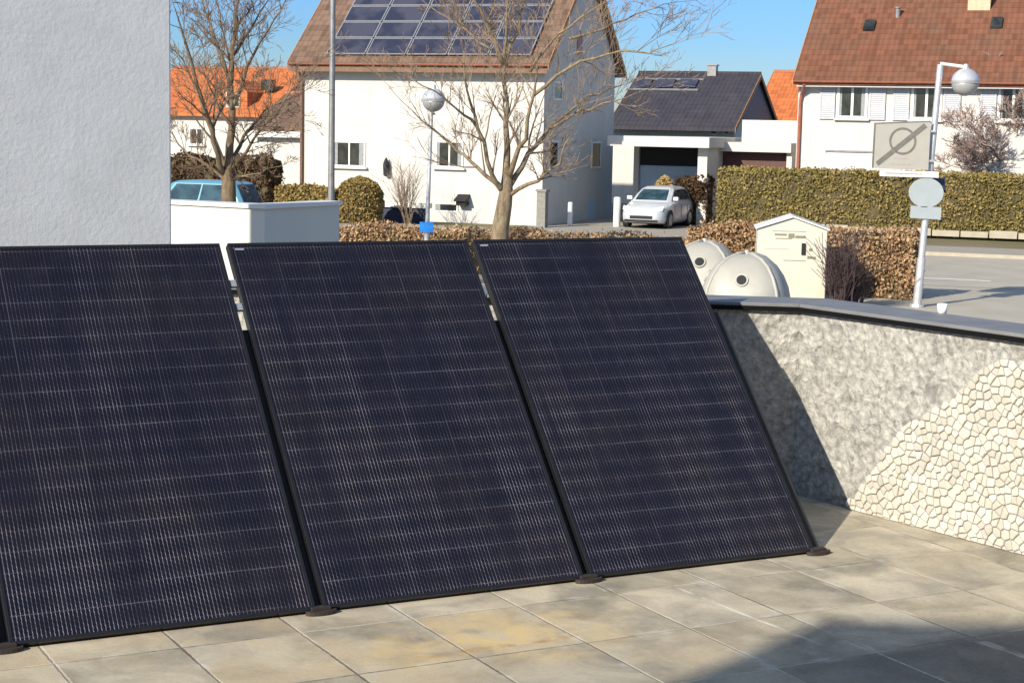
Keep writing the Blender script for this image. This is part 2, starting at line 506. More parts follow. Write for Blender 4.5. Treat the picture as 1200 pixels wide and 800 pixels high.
def panel_mat():
    s = NT('solar_cells')
    X = s.xyz()
    PWi, PHi, mx, my = 1.134, 1.722, .024, .026
    cx = s.math('DIVIDE', s.math('SUBTRACT', X[0], mx), (PWi - 2 * mx) / 6)
    cy = s.math('DIVIDE', s.math('SUBTRACT', X[1], my), (PHi - 2 * my) / 20)
    ex = s.math('MULTIPLY', s.math('SUBTRACT', .5, s.math('ABSOLUTE', s.math('SUBTRACT', s.math('FRACT', cx), .5))), .181)
    ey = s.math('MULTIPLY', s.math('SUBTRACT', .5, s.math('ABSOLUTE', s.math('SUBTRACT', s.math('FRACT', cy), .5))), .0835)
    gapx = s.math('SUBTRACT', 1.0, s.ramp(ex, .0008, .0022))
    gapy = s.math('SUBTRACT', 1.0, s.ramp(ey, .0012, .0030))
    bus = s.math('FRACT', s.math('MULTIPLY', cx, 12.0))
    eb = s.math('MULTIPLY', s.math('SUBTRACT', .5, s.math('ABSOLUTE', s.math('SUBTRACT', bus, .5))), .0151)
    wire = s.math('SUBTRACT', 1.0, s.ramp(eb, .0007, .0017))
    # solder pads: dots repeating along every wire
    pad = s.math('FRACT', s.math('ADD', s.math('MULTIPLY', cy, 4.0), s.math('MULTIPLY', s.math('FLOOR', s.math('MULTIPLY', cx, 12.0)), .37)))
    padm = s.ramp(s.math('ABSOLUTE', s.math('SUBTRACT', pad, .5)), .12, .22)
    obj = s.n('ShaderNodeObjectInfo').outputs['Random']
    vcol = s.comb(s.math('MULTIPLY', X[0], 9.0), s.math('MULTIPLY', X[1], .9), s.math('MULTIPLY', obj, 9.0))
    patch = s.ramp(s.noise(1.0, 4, .7, vec=vcol), .38, .68)
    rowb = s.ramp(ey, .034, .004)
    vcol2 = s.comb(s.math('MULTIPLY', X[0], 3.6), s.math('MULTIPLY', X[1], 1.3), s.math('ADD', s.math('MULTIPLY', obj, 7.0), 4.0))
    vrow = s.comb(s.math('MULTIPLY', X[0], 2.4), s.math('MULTIPLY', X[1], 14.0), s.math('MULTIPLY', obj, 5.0))
    prow = s.ramp(s.noise(1.0, 4, .7, vec=vrow), .40, .66)
    down = s.ramp(X[1], 1.55, .05)
    wn = s.n('ShaderNodeTexWhiteNoise', noise_dimensions='3D')
    s.put(wn.inputs['Vector'], s.comb(s.math('FLOOR', cx), s.math('FLOOR', cy), obj))
    cell = s.mix(wn.outputs[0], (.0048, .0048, .0105), (.0068, .0066, .0140))
    brn = s.ramp(s.noise(1.6, 3, .6), .45, .7)
    cell = s.mix(s.math('MULTIPLY', brn, .45), cell, (.015, .0115, .0135))
    wi = s.math('MULTIPLY', s.math('MULTIPLY', wire, padm), s.math('MULTIPLY', s.math('MULTIPLY', s.math('ADD', s.math('MULTIPLY', patch, s.ramp(s.noise(1.0, 3, .6, vec=vcol2), .32, .62)), .16), s.math('ADD', .5, s.math('MULTIPLY', rowb, .9))), s.math('ADD', .5, s.math('MULTIPLY', down, 1.0))), clamp=True)  # uneven wire brightness paints glints and glass shimmer into the colour
    col = s.mix(wi, cell, s.mix(brn, (.255, .235, .265), (.285, .235, .215)))
    gy = s.math('MULTIPLY', gapy, s.math('MULTIPLY', prow, .24))
    col = s.mix(gy, col, (.22, .21, .26))
    gx = s.math('MULTIPLY', gapx, s.math('MULTIPLY', patch, .5))
    col = s.mix(gx, col, (.14, .13, .16))
    dust = s.math('MULTIPLY', s.ramp(s.noise(11, 5, .7), .5, .8), .022)
    col = s.mix(dust, col, (.30, .27, .24))
    s.set(Base_Color=col, Roughness=.30, Specular_IOR_Level=.35, Normal=s.bump(s.noise(420, 2), .06, .001))
    return s.m


def rough_wall_mat():
    s = NT('rough_cast_concrete')
    n0 = s.noise(13, 4, .62, dist=1.3)
    n1 = s.noise(27, 5, .68, dist=.7)
    vo = s.vor(30, 'SMOOTH_F1'); vo.inputs['Smoothness'].default_value = .35
    t = s.math('ADD', s.math('MULTIPLY', n0, .55), s.math('ADD', s.math('MULTIPLY', n1, .55), s.math('MULTIPLY', vo.outputs['Distance'], -.22)))
    col = s.mix(s.ramp(t, .30, .62), (.21, .205, .19), (.51, .495, .45))
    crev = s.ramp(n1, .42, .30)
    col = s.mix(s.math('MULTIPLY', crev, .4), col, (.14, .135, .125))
    big = s.ramp(s.noise(1.6, 4), .4, .65)
    col = s.mix(s.math('MULTIPLY', big, .3), col, (.40, .375, .32))
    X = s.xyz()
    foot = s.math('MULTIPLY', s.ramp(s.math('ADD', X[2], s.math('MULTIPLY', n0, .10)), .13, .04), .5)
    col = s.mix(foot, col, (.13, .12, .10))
    h = s.math('ADD', n0, s.math('ADD', s.math('MULTIPLY', n1, .6), s.math('MULTIPLY', vo.outputs['Distance'], -.35)))
    s.set(Base_Color=col, Roughness=.92, Specular_IOR_Level=.2, Normal=s.bump(h, .85, .022))
    return s.m


def road_mat():
    s = NT('asphalt')
    n = s.ramp(s.noise(.8, 6, .65), .3, .7)
    col = s.mix(n, (.34, .305, .245), (.43, .39, .315))
    col = s.mix(s.math('MULTIPLY', s.ramp(s.noise(90, 3), .4, .7), .3), col, (.27, .245, .2))
    s.set(Base_Color=col, Roughness=.85, Normal=s.bump(s.noise(120, 3), .3, .005))
    return s.m


def ground_mat():
    s = NT('ground_soil_grass')
    n = s.ramp(s.noise(.25, 6, .65), .35, .65)
    col = s.mix(n, (.20, .17, .11), (.13, .125, .055))
    col = s.mix(s.math('MULTIPLY', s.ramp(s.noise(9, 5, .7), .4, .7), .5), col, (.27, .22, .15))
    s.set(Base_Color=col, Roughness=.95, Specular_IOR_Level=.1, Normal=s.bump(s.noise(14, 5), .6, .05))
    return s.m


def car_floor_mat(): pass


M['floor'] = floor_mat()
M['cells'] = panel_mat()
M['rough_wall'] = rough_wall_mat()
M['road'] = road_mat()
M['ground'] = ground_mat()
M['paving'] = plain('pavement_slabs', (.30, .27, .225), .85, .12, 3, bump=.2, bscale=30)
M['kerb'] = plain('kerb_stone', (.36, .32, .24), .8, .12, 3)
M['paint_line'] = plain('road_paint', (.72, .70, .64), .7, .12, 4)
sm = NT('white_stone')
g = sm.n('ShaderNodeNewGeometry').outputs['Random Per Island']
sm.set(Base_Color=sm.mix(sm.math('MULTIPLY', sm.ramp(sm.noise(40, 4, .7), .4, .75), .3), sm.mix(g, (.39, .37, .315), (.53, .51, .455)), (.52, .47, .36)), Roughness=.8,
       Normal=sm.bump(sm.noise(45, 4, .6), .4, .01))
M['white_stone'] = sm.m
M['grout'] = plain('mortar', (.22, .21, .185), .95, .2, 15)


def roof_pv_mat():
    s = NT('roof_solar_cells')
    X = s.xyz()
    s.set(Base_Color=s.mix(s.ramp(s.noise(1.2, 2), .4, .6), (.026, .029, .052), (.055, .055, .080)), Roughness=.25, Specular_IOR_Level=.4)
    return s.m


M['roof_pv'] = roof_pv_mat()

# ================================================================== SETTING
# ground: one sheet to the horizon
structure('ground', MB().add([(-900, -200, ZG), (900, -200, ZG), (900, 1600, ZG), (-900, 1600, ZG)], [(0, 1, 2, 3)]), M['ground'])

# street: a frame whose x runs along the street (heading -20 degrees)
HD = R_(-20)
ex = Vector((cos(HD), sin(HD), 0)); ey = Vector((-sin(HD), cos(HD), 0))
P0 = on_z(1150, 302, ZG)        # far edge of the carriageway at that point


def strip(name, y0, y1, z, mat, x0=-60, x1=60, th=None):
    mb = MB()
    if th is None:
        mb.add([(x0, y0, 0), (x1, y0, 0), (x1, y1, 0), (x0, y1, 0)], [(0, 1, 2, 3)])
    else:
        mb.box(x0, x1, y0, y1, -th, 0)
    o = structure(name, mb, mat)
    o.location = (P0.x, P0.y, ZG + z); o.rotation_euler = (0, 0, HD)
    return o


strip('road', -10.5, 0, .006, M['road'])
strip('parking_area', -36, -10.52, .003, M['road'], x0=-26)
strip('kerb', 0, .22, .11, M['kerb'], th=.12)
strip('pavement', .22, 3.2, .10, M['paving'], th=.1)
strip('driveway', 3.3, 17, .004, M['paving'], x0=-16, x1=-4.6)
for (x0, x1, y0) in ((-2.2, 1.0, -8.6), (-8.2, -5.0, -8.6), (-14.2, -11, -8.6)):
    strip('road_marking', y0, y0 + .22, .011, M['paint_line'], x0=x0, x1=x1)

# ------------------------------------------------------------------ terrace
YAW, TILT = 0.4899, 0.8567
PW, PH, PG = 1.134, 1.722, 0.035
PO = Vector((-0.687, 6.442, 0.02))
e1 = Vector((cos(YAW), sin(YAW), 0)); e2 = Vector((-sin(YAW), cos(YAW), 0)); up3 = Vector((0, 0, 1))
CORN = Vector((1.455, 8.808, 0))
WR = Vector((cos(R_(-55.3)), sin(R_(-55.3)), 0))         # right wall runs this way from the corner
WB = Vector((cos(R_(173.5)), sin(R_(173.5)), 0))         # back wall
poly = [CORN + WB * 8.3, CORN, CORN + WR * 14, Vector((9.4, -9, 0)), Vector((-14, -9, 0)), Vector((-14, 6, 0))]
mb = MB()
inv = Matrix((( e1.x, e1.y, 0), (e2.x, e2.y, 0), (0, 0, 1)))
loc = [inv @ (p - Vector((PO.x, PO.y, 0))) for p in poly]
loc = [Vector((p.x, p.y, 0)) for p in loc]
mb.prism(loc, (0, 0, ZG))
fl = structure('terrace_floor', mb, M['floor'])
fl.location = (PO.x, PO.y, 0); fl.rotation_euler = (0, 0, YAW)


# ------------------------------------------------------------------ terrace walls
WALL_H = .950
def lumpy_wall(root_name, base, d, length, label, inward, cell=.022):
    """wall face with its own relief; local x along the wall, y outward (away from the terrace), z up."""
    r = empty(root_name, base, math.atan2(d.y, d.x))
    n = int(length / cell); k = int(WALL_H / cell)
    vs = []; fs = []
    for i in range(n + 1):
        for j in range(k + 1):
            x = length * i / n; z = WALL_H * j / k
            q = mnoise.noise(Vector((x * 16, z * 16, 3.1))) * .007 + mnoise.noise(Vector((x * 40, z * 40, 7.7))) * .004
            vs.append((x, q * inward, z))
    for i in range(n):
        for j in range(k):
            a = i * (k + 1) + j
            f = (a, a + 1, a + k + 2, a + k + 1)
            fs.append(f if inward > 0 else f[::-1])
    mb = MB().add(vs, fs)
    y0, y1 = sorted((.03 * inward, .26 * inward))
    mb.box(0, length, y0, y1, ZG, WALL_H - .004)
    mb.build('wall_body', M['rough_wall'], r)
    tag(r, label, 'wall')
    return r


rw = lumpy_wall('terrace_wall', CORN, WR, 9.0, 'rough grey terrace wall with the white crazy stone mosaic, right of the panels', 1)
bw = lumpy_wall('terrace_wall', CORN, WB, 8.2, 'short grey terrace wall behind the solar panels, half in their shadow', -1, .03)
_mi = (Matrix.Translation(rw.location) @ rw.rotation_euler.to_matrix().to_4x4()).inverted()
_nR = Vector((-WR.y, WR.x, 0)); _nB = Vector((WB.y, -WB.x, 0)); _b = (_nR + _nB).normalized()
_q = [CORN + _b * .006, CORN + WR * .12 + _nR * .024, CORN + _nR * .262, CORN + _b * .30, CORN + _nB * .262, CORN + WB * .12 + _nB * .024]
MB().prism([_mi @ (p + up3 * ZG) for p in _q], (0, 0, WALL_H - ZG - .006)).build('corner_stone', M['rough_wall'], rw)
# copings meet in a mitre at the corner
def coping_parts():
    ir, ib = rw, bw
    # local coordinates of each wall; outward is +y on rw and -y on bw
    ang = math.atan2(WB.y, WB.x) - math.atan2(WR.y, WR.x)
    # mitre point: intersection of the outer edges
    nR = Vector((-WR.y, WR.x, 0)); nB = Vector((WB.y, -WB.x, 0))
    def corner(off):
        A = CORN + nR * off; B = CORN + nB * off
        # A + WR t = B + WB s
        det = WR.x * (-WB.y) - (-WB.x) * WR.y
        bx, by = B.x - A.x, B.y - A.y
        t = (bx * (-WB.y) - (-WB.x) * by) / det
        return A + WR * t
    ci, co = corner(-.02), corner(.33)
    for root, d, nn, L in ((rw, WR, nR, 9.0), (bw, WB, nB, 8.2)):
        mw = Matrix.Translation(root.location) @ root.rotation_euler.to_matrix().to_4x4()
        mi = mw.inverted()
        x = 0
        cuts = [0.0]
        while cuts[-1] < L: cuts.append(cuts[-1] + 1.6)
        cuts[-1] = L
        for i in range(len(cuts) - 1):
            a0 = CORN + d * cuts[i] - nn * .02; a1 = CORN + d * (cuts[i + 1] - .004) - nn * .02
            b0 = CORN + d * cuts[i] + nn * .33; b1 = CORN + d * (cuts[i + 1] - .004) + nn * .33
            if i == 0: a0, b0 = ci, co
            pl = [mi @ (p + up3 * (WALL_H + .006)) for p in (a0, a1, b1, b0)]
            cs = MB().prism(pl, (0, 0, .022)).build('coping_slab', M['coping'], root, bevel=.004)
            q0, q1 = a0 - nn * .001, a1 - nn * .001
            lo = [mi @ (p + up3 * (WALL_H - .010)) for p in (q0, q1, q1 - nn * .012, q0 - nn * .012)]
            MB().prism(lo, (0, 0, .022)).build('shade_line_strip', M['shade_line'], cs)  # near-black strip painted in for the shadow line under the coping
coping_parts()

# white crazy paving on the right wall: every stone a convex cell of a jittered grid
nR = Vector((-WR.y, WR.x, 0))
outline_px = [(989, 587), (1006, 572), (1025, 553), (1042, 523), (1055, 507), (1069, 495), (1095, 481), (1113, 470), (1130, 457), (1152, 434), (1178, 421), (1200, 409), (1240, 392), (1290, 388)]
ol = []
for a, b in outline_px:
    P = on_plane(a, b, CORN, nR)
    ol.append(((P - CORN).dot(WR), P.z))
ol[0] = (ol[0][0], -.02)
ol = [(a, min(b, WALL_H - .10)) for a, b in ol]
ol += [(3.4, .60), (3.9, .25), (4.2, -.02)]


def top_at(s):
    for (s0, z0), (s1, z1) in zip(ol, ol[1:]):
        if s0 <= s <= s1: return z0 + (z1 - z0) * (s - s0) / (s1 - s0)
    return -1


def clip(poly, px, py, nx, ny):
    out = []
    for i in range(len(poly)):
        a = poly[i]; b = poly[(i + 1) % len(poly)]
        da = (a[0] - px) * nx + (a[1] - py) * ny; db = (b[0] - px) * nx + (b[1] - py) * ny
        if da <= 0: out.append(a)
        if da * db < 0:
            t = da / (da - db); out.append((a[0] + (b[0] - a[0]) * t, a[1] + (b[1] - a[1]) * t))
    return out


rs = random.Random(3)
G = .041
seeds = {}
for i in range(-1, 126):
    for j in range(-2, 30):
        seeds[i, j] = (ol[0][0] - .1 + (i + .5 * (j % 2) + rs.uniform(-.42, .42)) * G, (j + rs.uniform(-.42, .42)) * G * .92)
mb = MB(); nst = 0
for (i, j), (sx, sz) in seeds.items():
    if sz > top_at(sx) + .004 or sz < -.02 or top_at(sx) < 0: continue
    pl = [(sx - .12, sz - .12), (sx + .12, sz - .12), (sx + .12, sz + .12), (sx - .12, sz + .12)]
    for di in range(-3, 4):
        for dj in range(-3, 4):
            if (di or dj) and (i + di, j + dj) in seeds:
                ox, oz = seeds[i + di, j + dj]
                pl = clip(pl, (sx + ox) / 2, (sz + oz) / 2, ox - sx, oz - sz)
    pl = clip(pl, 0, .002, 0, -1)
    h0, h1 = top_at(sx - .02), top_at(sx + .02)
    if h0 > 0 and h1 > 0:
        wv_ = mnoise.noise(Vector((sx * 9, 4.4, 0))) * .006
        pl = clip(pl, sx, (h0 + h1) / 2 + .010 + wv_, -(h1 - h0) / .04, 1)
    if len(pl) < 3: continue
    cx = sum(p[0] for p in pl) / len(pl); cz = sum(p[1] for p in pl) / len(pl)
    if sx > 3.9: continue
    hgt = rs.uniform(.008, .014); k = rs.uniform(.90, .95)
    n = len(pl)
    dmean = sum(math.hypot(p[0] - cx, p[1] - cz) for p in pl) / n
    def ring(f, y): return [(cx + (p[0] - cx) * f, y, cz + (p[1] - cz) * f) for p in pl]
    tilt = rs.uniform(-.07, .07), rs.uniform(-.07, .07)
    r0, r1, r2 = ring(k, -.010), ring(k - .04, -.012 - hgt * .7), ring(k - .24, -.012 - hgt)
    r2 = [(x, y + (x - cx) * tilt[0] + (z - cz) * tilt[1], z) for x, y, z in r2]
    fs = []
    for q in range(2):
        for a in range(n):
            b2 = (a + 1) % n
            fs.append((q * n + a, q * n + b2, (q + 1) * n + b2, (q + 1) * n + a))
    fs.append(tuple(2 * n + a for a in range(n)))
    mb.add(r0 + r1 + r2, fs); nst += 1
# (local -y faces the terrace)
o = mb.build('stone_mosaic', M['white_stone'], rw)
o['label'] = 'patch of broken white stones set in mortar with a curved upper edge'
bed = [(s, -.006, z) for s, z in ol]
bed = [(s + (.012 if 0 < k < len(bed) - 2 else 0), y, max(z - .016, .001)) for k, (s, y, z) in enumerate(bed)]
MB().prism(bed, (0, -.006, 0)).build('mortar_bed', M['grout'], o)


# ------------------------------------------------------------------ solar panels
def L(a, b, wv):
    """panel-local coordinates from (along row, horizontally back, up)"""
    c, s_ = cos(TILT), sin(TILT)
    return Vector((a, b * c + wv * s_, -b * s_ + wv * c))


nrm = Vector((0, -sin(TILT), cos(TILT)))
up_w = e2 * cos(TILT) + up3 * sin(TILT)
n_w = e1.cross(up_w)


def panel_matrix(org):
    mm = Matrix.Identity(4)
    for i in range(3):
        mm[i][0] = e1[i]; mm[i][1] = up_w[i]; mm[i][2] = n_w[i]; mm[i][3] = org[i]
    return mm


pr = empty('solar_panel', (0, 0, 0))
pr.matrix_world = panel_matrix(PO)
T = .035; LIP = .014
fm = MB()
fm.box(0, PW, 0, LIP, -T, 0); fm.box(0, PW, PH - LIP, PH, -T, 0)
fm.box(0, LIP, LIP, PH - LIP, -T, -.0005); fm.box(PW - LIP, PW, LIP, PH - LIP, -T, -.0005)
fm.build('frame', M['black_alu'], pr, bevel=.0015)
gm = MB(); gm.box(LIP - .004, PW - LIP + .004, LIP - .004, PH - LIP + .004, -.010, -.0035)
gm.build('glass_sheet', M['cells'], pr)
# stand: a triangle at each side, set in from the edge
for xs in (.20, PW - .20):
    st = MB()
    b_top = 1.0
    st.tube([L(xs, .06, .0), L(xs, 1.16, .0)], .016, 4)
    st.tube([L(xs, 1.10, .0), L(xs, b_top, b_top * math.tan(TILT) - .06)], .016, 4)
    st.build('stand_leg', M['galv_dark'], pr)
rl = MB().box(PW - .03, PW + PG + .03, .01, 1.30, -.075, -.0385)
rl.build('gap_shade_strip', M['black_rubber'], pr)  # black strip added behind the gap to stand in for its shade
# foot at the right corner, joining it to its neighbour
ft = MB()
pts = []
for k in range(20):
    g = 2 * math.pi * k / 20
    pts.append(L(PW + PG / 2 + .062 * cos(g), -.008 + .028 * sin(g), -.018))
ft.prism(pts, L(0, 0, .014))
ft.prism([L(PW - .02, -.015, -.005), L(PW + PG + .02, -.015, -.005), L(PW + PG + .02, .02, -.005), L(PW - .02, .02, -.005)], L(0, 0, .012))
ft.build('foot', M['foot'], pr)
stk = MB().box(.028, .066, PH - .036, PH - .027, -.0034, -.0026)
stk.build('sticker', M['sticker'], pr)
panels = {0: pr}
for k in (1, -1, -2):
    c = copy_tree(pr)
    c.matrix_world = panel_matrix(PO + e1 * (k * (PW + PG)))
    panels[k] = c
for k, lb in ((0, 'black solar panel between two others, in front of the white corner wall'),
              (1, 'black solar panel at the row end beside the rough wall'),
              (-1, 'black solar panel in front of the tall grey stucco wall'),
              (-2, 'black solar panel of which only a sliver shows at the left edge')):
    tag(panels[k], lb, 'solar panel', 'black solar panels leaning in a row')
# clamps that hold neighbours together in the gap
for k, ys in ((0, (1.50, 1.38)),):
    for y in ys:
        cl = MB().box(-PG + .004, -.004, y, y + .035, -.022, -.006)
        cl.build('clamp', M['alu'], panels[k], bevel=.002)

# small white cup on the coping
cp = on_z(1104, 367, WALL_H + .028)
MB().lathe([(.020, 0), (.024, .02), (.026, .045), (.022, .047), (.018, .02)], 20).build('cup', M['cup'], origin=(0, 0, 0), smooth=True).location = cp
tag(bpy.data.objects['cup'], 'small white cup standing on the dark wall coping', 'cup')

# ------------------------------------------------------------------ tall grey wall and white block, left
WE = at(201.5, 280, 16.0); WE.z = ZG
gr = empty('stucco_wall', WE, R_(38))
MB().box(-3.2, 0, 0, .30, 0, 7.0).build('wall_body', M['grey_render'], gr, bevel=.02)
MB().box(-3.22, .02, -.02, .32, 7.003, 7.06).build('coping', M['coping'], gr)
tag(gr, 'tall wall of rough grey stucco in shade behind the first panel', 'wall')

bp = at(310, 262, 18.0)
pb = empty('garden_wall', (bp.x, bp.y, ZG), R_(62))
ztop = at(310, 240, 18.0).z - ZG
def ell(t, o_, z0, z1):
    return MB().prism([(-o_, -o_, z0), (1.38 + o_, -o_, z0), (1.38 + o_, t, z0), (t, t, z0), (t, 1.75 + o_, z0), (-o_, 1.75 + o_, z0)], (0, 0, z1 - z0))
ell(.22, 0, 0, ztop - .045).build('wall_body', M['pale_wall'], pb)
ell(.245, .025, ztop - .042, ztop).build('coping', M['frame_white'], pb)
tag(pb, 'white rendered corner of a low wall with flat coping beside the tall grey stucco wall', 'wall')

# the building behind the viewer whose edge shades the paving
tip = on_z(950, 733, 0)
back = 13.0
bc = tip - Vector((cos(R_(SUN_HEAD)), sin(R_(SUN_HEAD)), 0)) * back
hb = back * math.tan(R_(SUN_EL))
bh = empty('terrace_house', (bc.x, bc.y, 0), R_(0))
MB().box(0, 14, -8, 0, -1.6, hb).build('wall', M['dark_render'], bh)
for xw in (1.2, 4.6, 8.6):
    wf = MB()
    wf.box(xw, xw + 1.8, .004, .05, .2, 2.3)
    wf.build('window', M['frame_white'], bh)
    MB().box(xw + .1, xw + 1.7, .051, .055, .3, 2.2).build('window_glass', M['glass'], bh)
MB().box(-.02, 14.02, -8.02, .0, hb + .003, hb + .06).build('roof_edge', M['coping'], bh)
tag(bh, 'brown rendered house on the terrace whose roof edge shades the paving', 'house')


# ================================================================== HOUSES
class House:
    """local x along the facade, y to the back, z up from the street; origin at the left front corner"""
    def __init__(s, name, px, Y, label, rz=HD, z=ZG):
        p = at(px, 250, Y)
        s.o = Vector((p.x, p.y, z)); s.rz = rz
        s.r = empty(name, s.o, rz)
        s.ex = Vector((cos(rz), sin(rz), 0)); s.n = Vector((-sin(rz), cos(rz), 0))
        tag(s.r, label, 'house')

    def loc(s, px, py, y=0):
        """local x, z of a pixel on the plane y"""
        p = on_plane(px, py, s.o + s.n * y, s.n) - s.o
        return p.dot(s.ex), p.z

    def side(s, px, py, x):
        """local y, z of a pixel on the plane x"""
        p = on_plane(px, py, s.o + s.ex * x, s.ex) - s.o
        return p.dot(s.n), p.z

    def part(s, name, mb, mat, parent=None, **k):
        return mb.build(name, M[mat] if isinstance(mat, str) else mat, parent or s.r, **k)

    def gable_body(s, x0, x1, y0, y1, ze, zr, yr, mat, zeb=None, z0=-.1):
        zeb = ze if zeb is None else zeb
        poly = [(x0, y0, z0), (x0, y1, z0), (x0, y1, zeb), (x0, yr, zr), (x0, y0, ze)]
        return s.part('wall', MB().prism(poly, (x1 - x0, 0, 0)), mat)

    def roof(s, x0, x1, y0, y1, ze, zr, yr, mat, over=.45, rake=.25, th=.16, zeb=None, lift=.01):
        zeb = ze if zeb is None else zeb
        mb = MB()
        sf = (zr - ze) / (yr - y0); sb = (zr - zeb) / (y1 - yr)
        a = (y0 - over, ze - over * sf + lift); b = (y1 + over, zeb - over * sb + lift); t = (yr, zr + lift)
        X0, X1 = x0 - rake, x1 + rake
        mb.prism([(X0, a[0], a[1]), (X0, t[0], t[1]), (X0, t[0], t[1] + th), (X0, a[0], a[1] + th)], (X1 - X0, 0, 0))
        mb.prism([(X0, t[0] + .002, t[1]), (X0, b[0], b[1]), (X0, b[0], b[1] + th), (X0, t[0] + .002, t[1] + th)], (X1 - X0, 0, 0))
        r = s.part('roof', mb, mat)
        rd = MB().tube([(X0, yr, zr + th + lift + .02), (X1, yr, zr + th + lift + .02)], .11, 8)
        s.part('ridge', rd, 'ridge' if 'slate' not in mat else 'roof_slate', r)
        # barge boards
        for X in (X0 - .03, X1 + .003):
            bb = MB()
            bb.prism([(X, a[0], a[1] - .05), (X, t[0], t[1] - .05), (X, t[0], t[1] + th + .02), (X, a[0], a[1] + th + .02)], (.027, 0, 0))
            bb.prism([(X, t[0] + .002, t[1] - .05), (X, b[0], b[1] - .05), (X, b[0], b[1] + th + .02), (X, t[0] + .002, t[1] + th + .02)], (.027, 0, 0))
            s.part('barge_board', bb, 'wood_orange', r)
        return r, a, sf

    def gutter(s, x0, x1, y, z, mat='copper'):
        g = MB(); n = 8; R = .07
        vs = []
        for X in (x0, x1):
            for k in range(n + 1):
                q = math.pi * k / n
                vs.append((X, y - R + -R * cos(q), z - R * sin(q)))
            for k in range(n, -1, -1):
                q = math.pi * k / n
                vs.append((X, y - R + -(R - .012) * cos(q), z - (R - .012) * sin(q)))
        c = 2 * (n + 1)
        g.add(vs, [(i, (i + 1) % c, c + (i + 1) % c, c + i) for i in range(c)])
        return s.part('gutter', g, mat)

    def window(s, x0, x1, z0, z1, panes=2, y=0, sill=True, curtain=True, fw=.06):
        fr = MB()
        yy0, yy1 = y - .045, y + .01
        fr.box(x0, x1, yy0, yy1, z0, z0 + fw); fr.box(x0, x1, yy0, yy1, z1 - fw, z1)
        st = [x0 + (x1 - x0) * i / panes for i in range(panes + 1)]
        for i, X in enumerate(st):
            a = X if i == 0 else (X - fw if i == panes else X - fw / 2)
            fr.box(a, a + fw, yy0 + .001, yy1, z0 + fw, z1 - fw)
        f = s.part('window', fr, 'frame_white')
        gl = MB().box(x0 + .02, x1 - .02, y - .018, y - .006, z0 + .02, z1 - .02)
        s.part('pane', gl, 'glass', f)
        if curtain and x1 - x0 > .7:
            pwid = (x1 - x0) / panes
            for i in range(panes):
                a = x0 + i * pwid + fw; b = x0 + (i + 1) * pwid - fw
                q = .38 if i % 2 else .22
                if i % 2: a = b - (b - a) * q
                else: b = a + (b - a) * q
                s.part('curtain', MB().box(a, b, y - .021, y - .0185, z0 + fw + .01, z1 - fw - .01), 'curtain', f)
        if sill:
            s.part('sill', MB().box(x0 - .08, x1 + .08, y - .14, y + .003, z0 - .07, z0 - .003), 'frame_white', f)
        return f

    def side_window(s, y0, y1, z0, z1, x):
        fr = MB()
        fr.box(x - .01, x + .045, y0, y1, z0, z0 + .07); fr.box(x - .01, x + .045, y0, y1, z1 - .07, z1)
        fr.box(x - .01, x + .044, y0, y0 + .07, z0 + .07, z1 - .07); fr.box(x - .01, x + .044, y1 - .07, y1, z0 + .07, z1 - .07)
        f = s.part('window', fr, 'frame_white')
        s.part('pane', MB().box(x + .006, x + .018, y0 + .02, y1 - .02, z0 + .02, z1 - .02), 'glass', f)
        return f


# ---- left house with solar roof
H1 = House('house', 352.5, 66.2, 'white two storey house with solar panels covering its steep brown roof')
HL = 9.62; HDp = 8.6
ze = H1.loc(500, 65)[1]; yr = 4.3; zr = ze + 3.75
H1.gable_body(0, HL, 0, HDp, ze, zr, yr, 'white_render')
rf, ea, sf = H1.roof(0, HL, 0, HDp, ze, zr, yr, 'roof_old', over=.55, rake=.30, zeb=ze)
H1.gutter(-.25, HL + .25, ea[0], ea[1] + .14)
H1.part('fascia', MB().box(-.28, HL + .28, ea[0] + .006, ea[0] + .03, ea[1] - .16, ea[1] - .003), 'wood_brown')
H1.part('eave_lining', MB().box(-.1, HL + .1, ea[0] + .035, -.005, ea[1] - .10, ea[1] - .06), 'wood_brown')
# roof array: rows of landscape modules
sl = math.sqrt(1 + sf * sf); uy, uz = 1 / sl, sf / sl
pvw, pvh = 1.56, .92
proto_pv = None
for row in range(5):
    for c in range(5):
        if row == 4 and c > 3: continue
        x0 = 1.18 + c * (pvw + .05); d0 = .32 + row * (pvh + .045)
        y0 = ea[0] + d0 * uy; z0 = ea[1] + d0 * uz + .20 + .06
        y1 = y0 + pvh * uy; z1 = z0 + pvh * uz
        nx, nz = -uz, uy
        def pq(x, yy, zz, h): return (x, yy + nx * h, zz + nz * h)
        body = MB()
        b = .035
        def quadbox(mb_, xa, xb, fa, fb, h0, h1):
            ya, za = y0 + (y1 - y0) * fa, z0 + (z1 - z0) * fa
            yb, zb = y0 + (y1 - y0) * fb, z0 + (z1 - z0) * fb
            mb_.prism([pq(xa, ya, za, h0), pq(xb, ya, za, h0), pq(xb, yb, zb, h0), pq(xa, yb, zb, h0)], (0, nx * (h1 - h0), nz * (h1 - h0)))
        fb = b / pvh
        quadbox(body, x0, x0 + pvw, 0, fb, 0, .04); quadbox(body, x0, x0 + pvw, 1 - fb, 1, 0, .04)
        quadbox(body, x0, x0 + b, fb, 1 - fb, 0, .039); quadbox(body, x0 + pvw - b, x0 + pvw, fb, 1 - fb, 0, .039)
        mod = H1.part('solar_module', body, 'alu', rf)
        cellm = MB(); quadbox(cellm, x0 + b - .003, x0 + pvw - b + .003, fb * .9, 1 - fb * .9, .012, .028)
        H1.part('module_glass', cellm, 'roof_pv', rf)
def rect(h, p0, p1, y=0):
    x0, z1 = h.loc(*p0, y); x1, z0 = h.loc(*p1, y)
    return x0, x1, z0, z1
